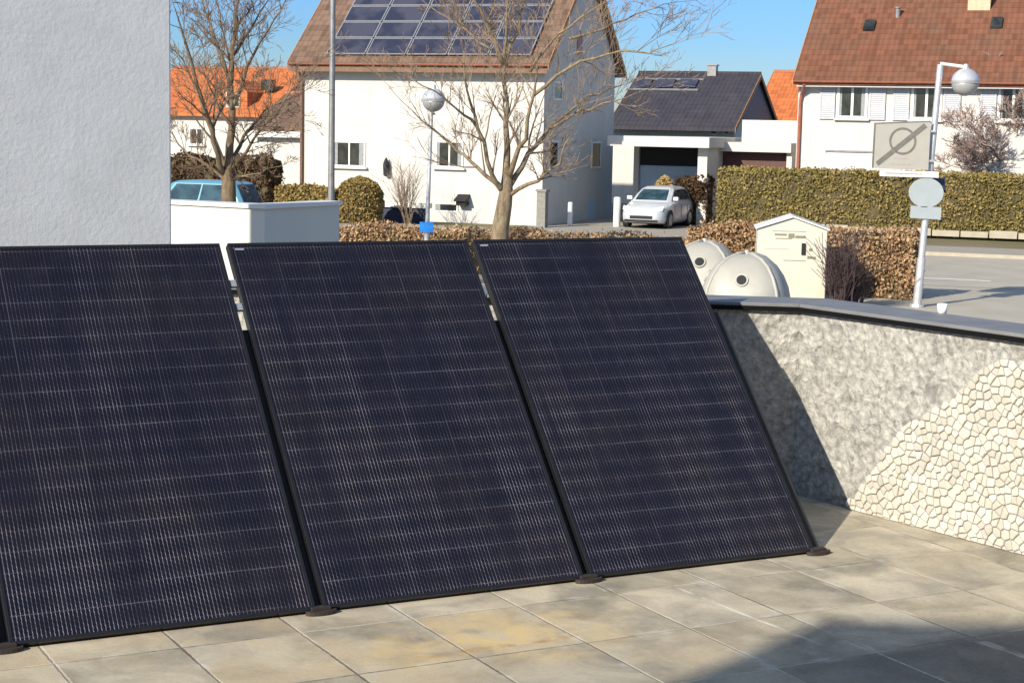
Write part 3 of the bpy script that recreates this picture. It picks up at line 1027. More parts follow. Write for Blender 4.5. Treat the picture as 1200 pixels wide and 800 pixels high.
for p0, p1 in (((391, 165), (428.5, 196)), ((511, 165), (543, 197))):
    H1.window(*rect(H1, p0, p1))
H1.window(*rect(H1, (509, 237), (537, 249)), panes=1, sill=False)
x0, x1, z0, z1 = rect(H1, (537, 229), (551, 236))
H1.part('vent_hood', MB().prism([(x0, -.005, z1), (x0, -.45, z0), (x0, -.45, z0 + .05), (x0, -.005, z1 + .05)], (x1 - x0, 0, 0)).box(x0 + .05, x1 - .05, -.35, -.01, z0 - .15, z0 - .01), 'dark')
x0, x1, z0, z1 = rect(H1, (451, 186), (458, 207))
mb = MB().lathe([(.02, 0), (.10, .05), (.12, .45), (.06, .62), (.015, .70)], 10, (x0 + x1) / 2, -.16, z0)
mb.box((x0 + x1) / 2 - .02, (x0 + x1) / 2 + .02, -.16, -.004, z0 + .3, z0 + .34)
H1.part('wall_lamp', mb, 'dark')
H1.part('downpipe', MB().tube([(.05, -.5, ea[1] + .02), (.05, -.12, ea[1] - .4), (.05, -.08, ea[1] - .6), (.05, -.08, .1)], .06, 8), 'wood_brown')
H1.part('plinth', MB().box(-.03, HL + .03, -.03, HDp + .03, -.1, .42), 'cream_render')
for p0, p1 in (((643, 165), (653, 197)), ((693, 166), (703, 197)), ((648, 95), (658, 118))):
    y0, z1 = H1.side(*p0, HL); y1, z0 = H1.side(*p1, HL)
    H1.side_window(min(y0, y1), max(y0, y1), z0, z1, HL)
y0, z1 = H1.side(674, 44, HL); y1, z0 = H1.side(684, 60, HL)
yc, zc = (y0 + y1) / 2, (z0 + z1) / 2
H1.part('attic_vent', MB().prism([(HL + .004, yc - .3, zc - .4), (HL + .004, yc + .3, zc - .4), (HL + .004, yc + .3, zc + .25), (HL + .004, yc, zc + .5), (HL + .004, yc - .3, zc + .25)], (.03, 0, 0)), 'copper')
y0, z1 = H1.side(688, 234, HL); y1, z0 = H1.side(697, 257, HL)
H1.part('door', MB().box(HL + .004, HL + .04, y0, y0 + 1.0, .0, z1), 'door_shade_blue')
# brick pier at the gable corner
pz = at(636, 222, 62.0)
o = MB().box(-.16, .16, -.16, .16, 0, pz.z - ZG - .08).box(-.2, .2, -.2, .2, pz.z - ZG - .078, pz.z - ZG).build('gate_pier', M['grout'])
o.location = (pz.x, pz.y, ZG); o.rotation_euler = (0, 0, HD)
tag(o, 'grey gate pier with a pale cap at the corner of the solar roofed house', 'gate pier')

# ---- right house
H2 = House('house', 930, 64.5, 'long white house with brown tiled roof, grey shutters and a red downpipe')
RL = 13.0; RD = 9.0
ze2 = H2.loc(1060, 90)[1]; zr2 = ze2 + 3.42; yr2 = 4.5
H2.gable_body(0, RL, 0, RD, ze2, zr2, yr2, 'cream_render')
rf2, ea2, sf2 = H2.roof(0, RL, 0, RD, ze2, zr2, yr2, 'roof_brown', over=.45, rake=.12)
H2.gutter(-.1, RL + .1, ea2[0], ea2[1] + .14)
H2.part('eave_lining', MB().box(0, RL, ea2[0] + .03, -.005, ea2[1] - .07, ea2[1] - .03), 'shutter')
H2.part('downpipe', MB().tube([(.30, -.45, ea2[1] + .03), (.14, -.1, ea2[1] - .35), (.10, -.08, ea2[1] - .6), (.10, -.08, 0)], .06, 8), 'copper')
for (pw0, pw1, sh) in (((982, 97), (1016, 141), ((961, 979), (1019, 1038))), ((1069, 97), (1103, 141), ((1047, 1066), (1106, 1126))), ((1171, 97), (1205, 141), ((1149, 1168), (1208, 1227)))):
    x0, x1, z0, z1 = rect(H2, pw0, pw1)
    zc0 = H2.loc(1060, 140)[1]; zc1 = H2.loc(1060, 97)[1]
    H2.window(x0, x1, zc0, zc1, fw=.09)
    for a, b in sh:
        xa = H2.loc(a, 118)[0]; xb = H2.loc(b, 118)[0]
        smb = MB().box(xa, xb, -.05, -.035, zc0 - .04, zc1 + .04)
        smb.box(xa, xa + .06, -.07, -.051, zc0 - .04, zc1 + .04); smb.box(xb - .06, xb, -.07, -.051, zc0 - .04, zc1 + .04)
        smb.box(xa + .061, xb - .061, -.069, -.051, zc0 - .04, zc0 + .03); smb.box(xa + .061, xb - .061, -.069, -.051, zc1 - .03, zc1 + .04)
        nsl = 16
        for i in range(nsl):
            zz = zc0 + .05 + (zc1 - zc0 - .1) * i / nsl
            smb.prism([(xa + .061, -.051, zz + .05), (xa + .061, -.066, zz), (xa + .061, -.060, zz), (xa + .061, -.0505, zz + .045)], (xb - xa - .122, 0, 0))
        H2.part('shutter', smb, 'shutter')
x0, x1, z0, z1 = rect(H2, (969, 178), (1030, 215))
gd = MB().box(x0, x1, -.03, -.003, 0, z1)
for i in range(1, 8): gd.box(x0 + .02, x1 - .02, -.036, -.031, z1 * i / 8 - .02, z1 * i / 8 + .11)
H2.part('garage_door', gd, 'garage_white')
H2.part('lintel', MB().box(x0 - .05, x1 + .05, -.08, -.003, z1 + .003, z1 + .07), 'galv_dark')
# roof lights and chimney on the front slope
def slope_pt(h, px, py, ea, sf, th=.17):
    p0 = h.o + h.n * ea[0] + Vector((0, 0, ea[1] + th)); nn = (h.n * (-sf) + Vector((0, 0, 1))).normalized()
    p = on_plane(px, py, p0, nn) - h.o
    return p.dot(h.ex), p.dot(h.n), p.z
for px_, py_ in ((1019, 31), (1168, 28)):
    x, y, z = slope_pt(H2, px_, py_, ea2, sf2)
    q = MB().prism([(x - .2, y - .25, z - .25 * sf2 - .02), (x + .2, y - .25, z - .25 * sf2 - .02), (x + .2, y + .25, z + .25 * sf2 - .02), (x - .2, y + .25, z + .25 * sf2 - .02)], (0, -.05, .09))
    H2.part('roof_light', q, 'glass', rf2)
x, y, z = slope_pt(H2, 1052, 19, ea2, sf2)
H2.part('roof_vent', MB().tube([(x, y, z - .1), (x, y, z + .28)], .09, 10).tube([(x, y, z + .285), (x, y, z + .33)], .13, 10), 'galv_dark', rf2)
x, y, z = slope_pt(H2, 1147, 12, ea2, sf2)
ch = H2.part('chimney', MB().box(x - .4, x + .4, y, y + .7, z - .4, z + 1.5), 'brick_chim', rf2)

# ---- flat garage with a roof terrace, joined to the right house
G1 = House('garage', 834, 67.5, 'flat roofed white garage with a dark brown door beside the long white house')
G1.r['category'] = 'garage'
xw = 3.02
zt = G1.loc(880, 167)[1]; zf = G1.loc(880, 178)[1]
G1.part('wall', MB().box(0, .25, 0, 5, 0, zf - .003).box(.251, xw, 4.75, 5, 0, zf - .003).box(xw - .2, xw, 0, 4.749, 0, zf - .003), 'white_render')
G1.part('flat_roof', MB().box(-.12, xw, -.25, 5.1, zf, zt), 'cream_render')
gd = MB().box(.255, xw - .205, .35, .39, 0, zf - .01)
for i in range(9): gd.box(.27, xw - .22, .335, .349, .05 + i * .26, .27 + i * .26)
G1.part('garage_door', gd, 'dark_brown')
zp1 = G1.loc(895, 141, 1.5)[1]
x0 = G1.loc(870, 141, 1.5)[0]
G1.part('parapet', MB().box(x0, xw, 1.5, 1.65, zt + .003, zp1), 'cream_render')

# ---- carport
G2 = House('carport', 721, 66.6, 'white edged carport with a white door painted in blue shade between the two white houses')
G2.r['category'] = 'carport'
x1 = G2.loc(829, 180)[0]; zt = G2.loc(775, 160)[1]; zf = G2.loc(775, 172)[1]
xc = G2.loc(818, 180)[0]
G2.part('flat_roof', MB().box(-.2, x1 + .2, -.6, 5.5, zf, zt), 'cream_render')
G2.part('wall', MB().box(0, .2, 2.3, 5.4, 0, zf - .003).box(xc, x1, 0, 5.4, 0, zf - .003).box(.201, xc - .001, 5.2, 5.4, 0, zf - .003), 'white_render')
zm = G2.loc(770, 194, 2.5)[1]
G2.part('recess_shade_band', MB().box(.203, xc - .003, 2.5, 2.6, zm, zf - .004), 'dark')  # near-black band standing in for the dark recess above the door
gd = MB().box(.203, xc - .003, 2.51, 2.56, 0, zm - .003)
for i in range(5): gd.box(.25, xc - .05, 2.48, 2.509, .06 + i * zm / 5, (i + .93) * zm / 5)
G2.part('garage_door', gd, 'door_shade_blue')

# ---- slate roofed house behind the carport
H3 = House('house', 716, 83.5, 'low house with a dark slate roof and three roof panels behind the carport')
x1 = H3.loc(861, 150)[0]; ze3 = H3.loc(800, 146)[1]
zr3 = H3.loc(815, 86, 4.6)[1]
H3.gable_body(0, x1, 0, 9.2, ze3, zr3 - .2, 4.6, 'white_render')
rf3, ea3, sf3 = H3.roof(0, x1, 0, 9.2, ze3, zr3 - .2, 4.6, 'roof_slate', over=.6, rake=.15)
H3.part('gable_cladding', MB().prism([(x1 + .004, 1.6, ze3 - .1), (x1 + .004, 9.1, ze3 - .1), (x1 + .004, 9.1, ze3), (x1 + .004, 4.6, zr3 - .25), (x1 + .004, 1.6, ze3 + 1.6 * sf3 - .05)], (.03, 0, 0)), 'navy')
for a in (741, 768, 795):
    x, y, z = slope_pt(H3, a + 11, 99, ea3, sf3)
    q = MB().prism([(x - .46, y - .42, z - .42 * sf3 + .03), (x + .46, y - .42, z - .42 * sf3 + .03), (x + .46, y + .42, z + .42 * sf3 + .03), (x - .46, y + .42, z + .42 * sf3 + .03)], (0, -.03, .04))
    o = H3.part('solar_module', q, 'roof_pv', rf3)
x, y, z = slope_pt(H3, 779, 100, ea3, sf3)
for f0, f1 in ((-.56, -.48), (.48, .56)):
    H3.part('module_rail', MB().prism([(x - 1.8, y + f0, z + f0 * sf3 + .02), (x + 1.8, y + f0, z + f0 * sf3 + .02), (x + 1.8, y + f1, z + f1 * sf3 + .02), (x - 1.8, y + f1, z + f1 * sf3 + .02)], (0, -.02, .05)), 'alu', rf3)
x, z = H3.loc(835, 85, 4.6)
H3.part('chimney', MB().box(x - .22, x + .22, 4.4, 4.8, zr3 - .3, zr3 + .36).box(x - .27, x + .27, 4.35, 4.85, zr3 + .363, zr3 + .42), 'galv_dark', rf3)
x0, x1w, z0, z1 = rect(H3, (848, 150), (855, 158)); H3.window(x0, x1w, z0, z1, panes=1, sill=False)
x0, x1w, z0, z1 = rect(H3, (832, 150), (841, 158)); H3.window(x0, x1w, z0, z1, panes=1, sill=False)

# ---- orange roofs far behind
H4 = House('house', 880, 93, 'house with a bright orange roof between the slate roof and the long white house')
x1 = 3.6; z_e = H4.loc(905, 142)[1]; z_r = H4.loc(905, 84, 5)[1]
H4.gable_body(0, x1, 0, 10, z_e, z_r - .2, 5, 'white_render')
H4.roof(0, x1, 0, 10, z_e, z_r - .2, 5, 'roof_orange', over=.3, rake=.1)
H5 = House('house', 150, 92, 'orange roofed white house seen through the bare tree beside the stucco wall')
x1 = H5.loc(312, 140)[0]; z_e = H5.loc(270, 133)[1]; z_r = H5.loc(270, 80, 5)[1]
H5.gable_body(0, x1, 0, 10, z_e, z_r - .2, 5, 'white_render')
r5, ea5, sf5 = H5.roof(0, x1, 0, 10, z_e, z_r - .2, 5, 'roof_orange', over=.4, rake=.2)
xd, zd = H5.loc(270, 118)
dm = MB().prism([(xd - .8, .3, z_e + .1), (xd + .8, .3, z_e + .1), (xd + .8, .3, z_e + 1.1), (xd, .3, z_e + 1.7), (xd - .8, .3, z_e + 1.1)], (0, 2.6, 0))
H5.part('dormer', dm, 'roof_orange', r5)
x0, x1w, z0, z1 = rect(H5, (262, 100), (275, 112), .3); H5.window(xd - .4, xd + .4, z_e + .3, z_e + 1.05, panes=1, y=.3, sill=False)
x, z = H5.loc(292, 98); H5.part('roof_light', MB().box(x - .3, x + .3, 1.8, 2.3, z - .3, z + .25), 'glass', r5)
for a in (222, 300):
    x0, x1w, z0, z1 = rect(H5, (a, 150), (a + 18, 170)); H5.window(x0, x1w, z0, z1)
H6 = House('garage', 303, 80, 'small outbuilding with grey brown roof and white fascia left of the solar roofed house')
H6.r['category'] = 'garage'
x1 = H6.loc(362, 150)[0]; z_e = H6.loc(330, 150)[1]; z_r = H6.loc(330, 109, 3)[1]
H6.gable_body(0, x1, 0, 6, z_e, z_r - .2, 3, 'white_render')
H6.roof(0, x1, 0, 6, z_e, z_r - .2, 3, 'roof_old', over=.3, rake=.2)
H6.part('fascia', MB().box(-.2, x1 + .2, -.42, -.36, z_e - .42, z_e - .16), 'frame_white')
x0, x1w, z0, z1 = rect(H6, (312, 153), (352, 160)); H6.window(x0, x1w, z0, z1, panes=3, sill=False)


# ================================================================== VEGETATION
def hedge(name, a, b, depth, z0, z1, n, size, mat, label, wob=.10, cat='hedge', core_mat=None):
    """a, b: ends of the front face at ground; grows back by depth"""
    a = Vector((a.x, a.y, 0)); b = Vector((b.x, b.y, 0))
    d = (b - a); Lg = d.length; d.normalize(); nn = Vector((-d.y, d.x, 0))
    ns = max(8, int(Lg / .4)); nz = 5
    root = empty(name, (a.x, a.y, z0), math.atan2(d.y, d.x))
    hh = z1 - z0
    core = MB()
    vs = []; fs = []
    prof = [(.08, 0), (.06, hh * .5), (.07, hh * .88), (.16, hh * .97), (depth - .16, hh * .97), (depth - .06, hh * .85), (depth - .06, 0)]
    for i in range(ns + 1):
        x = .05 + (Lg - .1) * i / ns
        for (y, z) in prof:
            w_ = mnoise.noise(Vector((x * .9, y * 2 + z, 1.7))) * wob
            vs.append((x, y + w_, z + w_ * .6 * (z > 0)))
    k = len(prof)
    for i in range(ns):
        for j in range(k - 1):
            fs.append((i * k + j, (i + 1) * k + j, (i + 1) * k + j + 1, i * k + j + 1))
    fs.append(tuple(range(k))); fs.append(tuple(ns * k + j for j in range(k))[::-1])
    core.add(vs, fs)
    core.build('stems', M['hedge_core'], root)
    # leaves: front, top, ends, a few at the back
    P = []
    def wv(x, q): return np.array([mnoise.noise(Vector((float(xx) * .9, float(qq), 1.7))) * wob for xx, qq in zip(x, q)])
    nf = int(n * .62); x = rng.uniform(0, Lg, nf); z = rng.uniform(.02, hh, nf)
    P.append(np.stack([x, wv(x, z) + rng.normal(.0, .04, nf), z], 1))
    nt_ = int(n * .26); x = rng.uniform(0, Lg, nt_); y = rng.uniform(0, depth, nt_)
    P.append(np.stack([x, y, hh + wv(x, y * 2) + rng.normal(0, .045, nt_)], 1))
    ne = int(n * .12); y = rng.uniform(0, depth, ne); z = rng.uniform(.02, hh, ne); x = np.where(rng.random(ne) < .5, 0, Lg) + rng.normal(0, .04, ne)
    P.append(np.stack([x, y, z], 1))
    P = np.concatenate(P)
    # thin places, where the stems show through
    keep = np.array([mnoise.noise(Vector((float(p[0]) * 1.7, float(p[1]) * 1.2, float(p[2]) * 1.9))) + .45 * mnoise.noise(Vector((float(p[0]) * 6, 3.3, float(p[2]) * 6))) for p in P])
    P = P[keep > rng.uniform(-.75, -.05, len(P))]
    P[:, 1] -= .0
    MB().leaves(P, size).build('leaves', M[mat], root)
    # stray shoots above the clipped top
    rs_ = random.Random(int(Lg * 100)); sh = MB()
    for i_ in range(int(Lg * 7)):
        x_, y_ = rs_.uniform(.1, Lg - .1), rs_.uniform(.1, depth - .1)
        sh.tube([(x_, y_, hh * .8), (x_ + rs_.gauss(0, .05), y_, hh + rs_.uniform(.0, .16))], [.008, .004], 3, cap=False)
    sh.build('shoots', M['twig_dim'], root)
    tag(root, label, cat)
    return root


# long green garden hedge before the right house (runs with the street)
ha = on_z(1150, 281, ZG)
d20 = ex
h_a = ha - d20 * 9.25; h_b = ha + d20 * 5.0
gh = hedge('hedge', h_a, h_b, 1.1, ZG, at(1000, 204, 59).z, 36000, .042, 'hedge_green', 'clipped olive green hedge with thin brown patches before the long white house')
# low stone edging at its foot
ed = MB()
for i in range(14):
    ed.box(i * .95 - .4, i * .95 + .5, -.5, -.32, 0, .2 + .05 * (i % 3 == 0))
o = ed.build('edging_stones', M['kerb']); o.location = (ha.x - d20.x * 5, ha.y - d20.y * 5, ZG + .1); o.rotation_euler = (0, 0, HD)
tag(o, 'pale stone edging along the foot of the clipped green hedge', 'edging')

# dry brown beech hedge between the car park and the street
bA = at(392, 300, 43.2); bM = at(805, 300, 39.7); bB = at(1068, 300, 37.4)
hedge('hedge', bA, bM, .8, ZG, -.70, 26000, .034, 'hedge_brown', 'long low dry hedge with brown winter leaves behind the big bare tree', wob=.16)
hedge('hedge', bM + (bB - bM) * .004, bB, .8, ZG, -.36, 26000, .034, 'hedge_brown', 'taller dry brown hedge behind the igloo bins and cream clothes bank', wob=.22)


def topiary(name, px, Y, rad, h, mat, label, n=5000, flat=False, size=.045):
    p = at(px, 250, Y)
    root = empty(name, (p.x, p.y, ZG))
    prof = [(rad * .88, 0), (rad * 1.0, h * .45), (rad * .95, h * .68), (rad * .72, h * .86), (rad * .35, h * .96), (.02, h * .985)]
    MB().lathe([(r * .93, z * .97) for r, z in prof], 18).build('stems', M['hedge_core'], root, smooth=True)
    u = rng.random(n) ** .8; g = rng.uniform(0, 2 * math.pi, n)
    zz = u * h; rr = np.interp(zz, [q[1] for q in prof], [q[0] for q in prof])
    extra = rng.random(n) < .25
    zz = np.where(extra, h * rng.uniform(.8, 1, n), zz); rr = np.where(extra, np.interp(zz, [q[1] for q in prof], [q[0] for q in prof]) * np.sqrt(rng.random(n)), rr)
    rr = rr + rng.normal(0, .02, n)
    MB().leaves(np.stack([rr * np.cos(g), rr * np.sin(g), zz], 1), size).build('leaves', M[mat], root)
    tag(root, label, 'shrub')
    return root


topiary('topiary', 421, 61, .83, at(421, 207, 61).z - ZG, 'topiary', 'big rounded clipped shrub in front of the solar roofed house', n=7000)
hedge('hedge', at(322, 250, 61.5), at(384, 250, 60.2), .8, ZG, at(350, 220, 61).z, 4000, .05, 'topiary', 'short clipped olive hedge left of the big rounded shrub')
hedge('hedge', at(790, 250, 65.9), at(826, 250, 65.3), .9, ZG, at(806, 210, 65.6).z, 3500, .055, 'shrub_dark', 'dark reddish brown shrub row behind the silver car', wob=.25)
topiary('shrub', 778, 66.6, .42, at(778, 206, 66.6).z - ZG, 'straw', 'straw coloured shrub top just behind the roof of the silver car', n=2000, size=.05)
hedge('hedge', at(190, 250, 74), at(312, 250, 71.5), 1.2, ZG, at(250, 186, 73).z, 7000, .07, 'shrub_dark', 'dark brown hedge beyond the blue car', wob=.35)

# low white walled cellar steps by the house
x0, x1, z0, z1 = rect(H1, (440, 236), (503, 250), -1.6)
cw = MB().box(x0, x1, -1.75, -1.55, 0, z1 - .18)
lw = empty('cellar_wall', H1.o, HD)
cw.build('wall_body', M['navy'], lw)
MB().box(x0 - .05, x1 + .05, -1.85, -1.45, z1 - .177, z1).build('coping', M['frame_white'], lw)
tag(lw, 'low dark wall with a thick white coping beside the big rounded shrub', 'wall')


# ------------------------------------------------------------------ bare trees
def twigs(mb, p, d, ln, r, level, rnd, spread=.55, upb=.12, n=5, minr=.004):
    """one wandering branch, then its side shoots"""
    pts = [Vector(p)]; rad = [r]; d = d.normalized()
    seg = max(3, int(4 + ln))
    for i in range(seg):
        d = (d + Vector((rnd.gauss(0, .11), rnd.gauss(0, .11), rnd.gauss(0, .10) + upb * .25))).normalized()
        pts.append(pts[-1] + d * (ln / seg)); rad.append(max(minr, r * (1 - .8 * (i + 1) / seg)))
    mb.tube(pts, rad, 5 if r > .02 else 3, cap=False)
    if level <= 0: return
    for k in range(n):
        t = rnd.uniform(.22, 1.0); i = min(seg - 1, int(t * seg))
        base = pts[i].lerp(pts[i + 1], t * seg - i)
        dd = (pts[i + 1] - pts[i]).normalized()
        side = Vector((rnd.gauss(0, 1), rnd.gauss(0, 1), rnd.gauss(0, .7))); side -= dd * side.dot(dd)
        if side.length < 1e-3: continue
        side.normalize()
        nd = dd * (1 - spread * .5) + side * spread * rnd.uniform(.7, 1.3) + Vector((0, 0, upb))
        twigs(mb, base, nd, ln * rnd.uniform(.38, .66) * (1.1 - .4 * t), max(minr, rad[i] * .55), level - 1, rnd, spread, upb, max(3, n - 1), minr)


def tree(name, px, Y, trunk_px, trunk_r, limbs, label, seed, mat='bark', tmat='twig', lev=2, n=6, minr=.006, thin=.85):
    """trunk_px: (px, py, radius) up the trunk; limbs: ([(px, py, dY), ...], radius)"""
    rnd = random.Random(seed)
    b = at(px, 250, Y); root = empty(name, (b.x, b.y, ZG))
    org = Vector((b.x, b.y, ZG))
    pts = [Vector((0, 0, -.05)), Vector((0, 0, .12))] + [at(a, c, Y) - org for a, c, _ in trunk_px]
    rad = [trunk_r * 1.5, trunk_r * 1.12] + [r for _, _, r in trunk_px]
    MB().tube(pts, rad, 12).build('trunk', M[mat], root, smooth=True)
    big = MB(); fine = MB()
    for pl, r in limbs:
        P = [at(a, c, Y + dy) - org for a, c, dy in pl]
        # smooth the limb and let it wander a little
        Q = []
        for i in range(len(P) - 1):
            for k in range(3):
                t = k / 3; Q.append(P[i].lerp(P[i + 1], t) + Vector((rnd.gauss(0, .02), rnd.gauss(0, .03), rnd.gauss(0, .02))))
        Q.append(P[-1])
        m_ = len(Q)
        rr = [max(.009, r * thin * (1 - .84 * i / (m_ - 1))) for i in range(m_)]
        big.tube(Q, rr, 7, cap=True)
        Ln = sum((Q[i + 1] - Q[i]).length for i in range(m_ - 1))
        cnt = int(n * 2.1)
        for k in range(cnt):
            t = rnd.uniform(.18, 1); i = min(m_ - 2, int(t * (m_ - 1)))
            dd = (Q[i + 1] - Q[i]).normalized()
            side = Vector((rnd.gauss(0, 1), rnd.gauss(0, 1), rnd.gauss(.2, .8))); side -= dd * side.dot(dd); side.normalize()
            twigs(fine, Q[i], dd * .7 + side * .75 + Vector((0, 0, .15)), Ln * rnd.uniform(.22, .46), max(minr, rr[i] * .5), lev, rnd, n=n, minr=minr)
        twigs(fine, Q[-1], (Q[-1] - Q[-2]), Ln * .4, rr[-1], lev, rnd, n=n, minr=minr)
    br = big.build('branches', M[mat], root, smooth=True)
    fine.build('twigs', M[tmat], br)
    tag(root, label, 'tree')
    return root


tree('bare_tree', 585, 37.5, [(586, 270, .185), (591, 240, .165), (593.5, 222, .14), (594, 205, .102)], .23, [
    ([(594, 226, 0), (594, 145, 0), (591, 75, .2)], .115),
    ([(591, 78, .2), (575, 40, .1), (556, 0, -.2), (545, -30, -.3)], .07),
    ([(591, 78, .2), (603, 40, .4), (615, 0, .6), (622, -30, .7)], .065),
    ([(591, 78, .2), (594, 30, -.2), (596, -25, -.5)], .05),
    ([(589, 226, 0), (577, 205, -.3), (560, 150, -.6), (548, 105, -.8), (543, 60, -1.0)], .075),
    ([(588, 225, 0), (560, 195, .4), (535, 175, .7), (505, 150, 1.0), (470, 118, 1.3)], .06),
    ([(597, 220, 0), (620, 180, .5), (645, 150, .9), (690, 112, 1.4), (728, 100, 1.8)], .08),
    ([(598, 228, 0), (630, 212, -.5), (655, 190, -.9), (668, 160, -1.1)], .06),
    ([(596, 205, 0), (615, 160, -.5), (626, 110, -.8), (630, 65, -.9)], .075),
    ([(560, 150, -.6), (538, 128, -1.0), (508, 105, -1.3), (480, 92, -1.6)], .04),
    ([(645, 150, .9), (680, 130, .4), (720, 118, 0), (760, 105, -.3)], .04),
    ([(620, 85, -.8), (655, 40, -.9), (690, 15, -1.0), (735, -10, -1.1)], .045),
    ([(626, 110, -.8), (665, 80, -1.2), (715, 62, -1.5), (762, 60, -1.8), (788, 52, -1.9)], .05),
    ([(665, 45, -.9), (705, 35, -.6), (745, 18, -.3), (778, 5, 0)], .04),
    ([(575, 60, .1), (540, 30, .5), (500, 5, .8)], .04),
], 'big bare tree with spreading tan branches in the middle before the solar roofed house', 11, lev=2, n=5, minr=.0045, thin=.85)
tree('bare_tree', 268, 34, [(268, 245, .155), (268, 215, .135), (268.5, 203, .12), (269, 188, .088)], .19, [
    ([(268, 208, 0), (271, 150, 0), (272, 75, .2), (278, 10, .3), (282, -25, .3)], .13),
    ([(264, 205, 0), (250, 165, -.4), (240, 125, -.8), (215, 45, -1.2), (205, 10, -1.4)], .09),
    ([(265, 200, 0), (247, 150, .5), (225, 90, .9), (205, 60, 1.2)], .07),
    ([(264, 212, 0), (240, 192, .2), (215, 178, .5), (195, 150, .8)], .055),
    ([(272, 195, 0), (285, 160, .4), (310, 130, .8), (345, 112, 1.2)], .065),
    ([(273, 200, 0), (292, 170, -.4), (320, 135, -.8), (350, 95, -1.0)], .055),
    ([(271, 130, 0), (290, 80, -.4), (315, 35, -.7), (335, 0, -.9)], .06),
    ([(272, 100, .1), (255, 55, .5), (240, 15, .8), (232, -20, 1.0)], .055),
    ([(272, 70, .2), (295, 30, .6), (322, -10, .9)], .05),
    ([(270, 210, 0), (295, 205, -.3), (322, 196, -.5)], .04),
], 'bare brown tree behind the white corner wall, next to the stucco wall', 23, mat='bark_dark', tmat='twig_dim', lev=2, n=6, minr=.0045, thin=.72)
tree('fruit_tree', 1178, 62.5, [(1178, 205, .11), (1178, 192, .11)], .14, [
    ([(1177, 195, 0), (1174, 165, 0), (1172, 130, .2), (1170, 105, .3)], .075),
    ([(1176, 196, 0), (1160, 185, -.3), (1140, 178, -.6), (1122, 190, -.8)], .05),
    ([(1178, 192, 0), (1190, 170, .3), (1205, 150, .5)], .06),
    ([(1180, 196, 0), (1195, 185, -.3), (1215, 175, -.6)], .05),
    ([(1175, 185, 0), (1160, 168, .4), (1148, 150, .7)], .05),
    ([(1178, 200, 0), (1150, 200, -.5), (1120, 196, -.9)], .05),
    ([(1177, 198, 0), (1166, 178, -.9), (1150, 160, -1.4), (1132, 158, -1.7)], .05),
    ([(1179, 195, 0), (1192, 160, -.6), (1200, 125, -.9)], .05),
], 'small pinkish bare fruit tree before the long white house', 5, tmat='twig_right', lev=2, n=8, minr=.009)


def bare_bush(px, Y, h, wdt, label, seed, cnt=26, mat='twig'):
    rnd = random.Random(seed); b = at(px, 250, Y); root = empty('bare_shrub', (b.x, b.y, ZG))
    mb = MB()
    for i in range(cnt):
        g = rnd.uniform(0, 6.283); s_ = rnd.uniform(.1, 1) * wdt
        d = Vector((cos(g) * s_, sin(g) * s_, h))
        twigs(mb, (rnd.gauss(0, .08), rnd.gauss(0, .08), -.03), d, h * rnd.uniform(.6, 1), .018, 1, rnd, n=6, minr=.006)
    mb.build('stems', M[mat], root)
    tag(root, label, 'shrub')


bare_bush(478, 61.5, at(478, 188, 61.5).z - ZG, 1.0, 'twiggy bare shrub before the white house wall, right of the big rounded shrub', 3)
bare_bush(988, 35.2, 1.45, .35, 'dark leafless shrub beside the cream clothes bank', 9, cnt=44, mat='twig_dark')
bare_bush(1003, 35.8, 1.0, .5, 'low dark shrub in front of the end of the dry brown hedge', 12, cnt=40, mat='twig_dark')


# ================================================================== STREET FURNITURE
def lamp(px_top, py_top, px_bot, py_bot, Y, gpx, gpy, rad, label, arm=None, pr=.055):
    """globe lamp; the pole leans as in the photo"""
    top = at(px_top, py_top, Y); bot = at(px_bot, py_bot, Y)
    d = (top - bot).normalized()
    base = bot + d * ((ZG - bot.z) / d.z)
    root = empty('street_lamp', base)
    P = lambda v: v - base
    mb = MB().tube([P(base - d * .05), P(base + d * 1.0), P(base + d * 1.02), P(top)], [pr * 1.25, pr * 1.25, pr, pr * .9], 14)
    mb.tube([P(base), P(base + d * .06)], [pr * 2.2, pr * 2.0], 14)
    mb.build('pole', M['galv'], root, smooth=False)
    gc = at(gpx, gpy, Y)
    if arm:
        a = at(arm[0], arm[1], Y)
        MB().tube([P(top) - d * .05, P(top) + d * .02, P(a), P(a) + Vector((0, 0, -.02))], .035, 10).tube([P(a), P(gc) + Vector((0, 0, rad * .95))], .028, 10).build('arm', M['frame_white'], root)
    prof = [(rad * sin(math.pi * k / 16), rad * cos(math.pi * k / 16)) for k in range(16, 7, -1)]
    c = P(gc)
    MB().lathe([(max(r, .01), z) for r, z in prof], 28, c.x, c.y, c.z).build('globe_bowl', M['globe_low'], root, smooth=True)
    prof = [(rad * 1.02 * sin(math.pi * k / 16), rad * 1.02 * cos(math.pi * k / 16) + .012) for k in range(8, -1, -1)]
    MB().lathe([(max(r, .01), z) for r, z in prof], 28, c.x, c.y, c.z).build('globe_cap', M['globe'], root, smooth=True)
    MB().lathe([(rad * 1.05, -.012), (rad * 1.06, .008), (rad * 1.05, .010)], 28, c.x, c.y, c.z).build('rim', M['galv'], root)
    cy = MB().tube([c + Vector((0, 0, rad)), c + Vector((0, 0, rad + .10))], [.06, .045], 12)
    cy.build('neck', M['galv'], root)
    if not arm:
        MB().tube([P(top), c - Vector((0, 0, rad * .97))], [.05, .09], 12).build('collar', M['galv_dark'], root)
    tag(root, label, 'street lamp', 'globe street lamps')
    return root, base, d


LY = 36.0
lr, lb, ld = lamp(1102, 76, 1075, 352, LY, 1131, 97, .272, 'globe lamp hanging from a bracket on a pale pole that carries road signs', arm=(1134, 79), pr=.07)
lamp(505.5, 133, 500, 280, 40.6, 508, 118, .26, 'globe lamp on top of a slim pole before the solar roofed house', pr=.05)

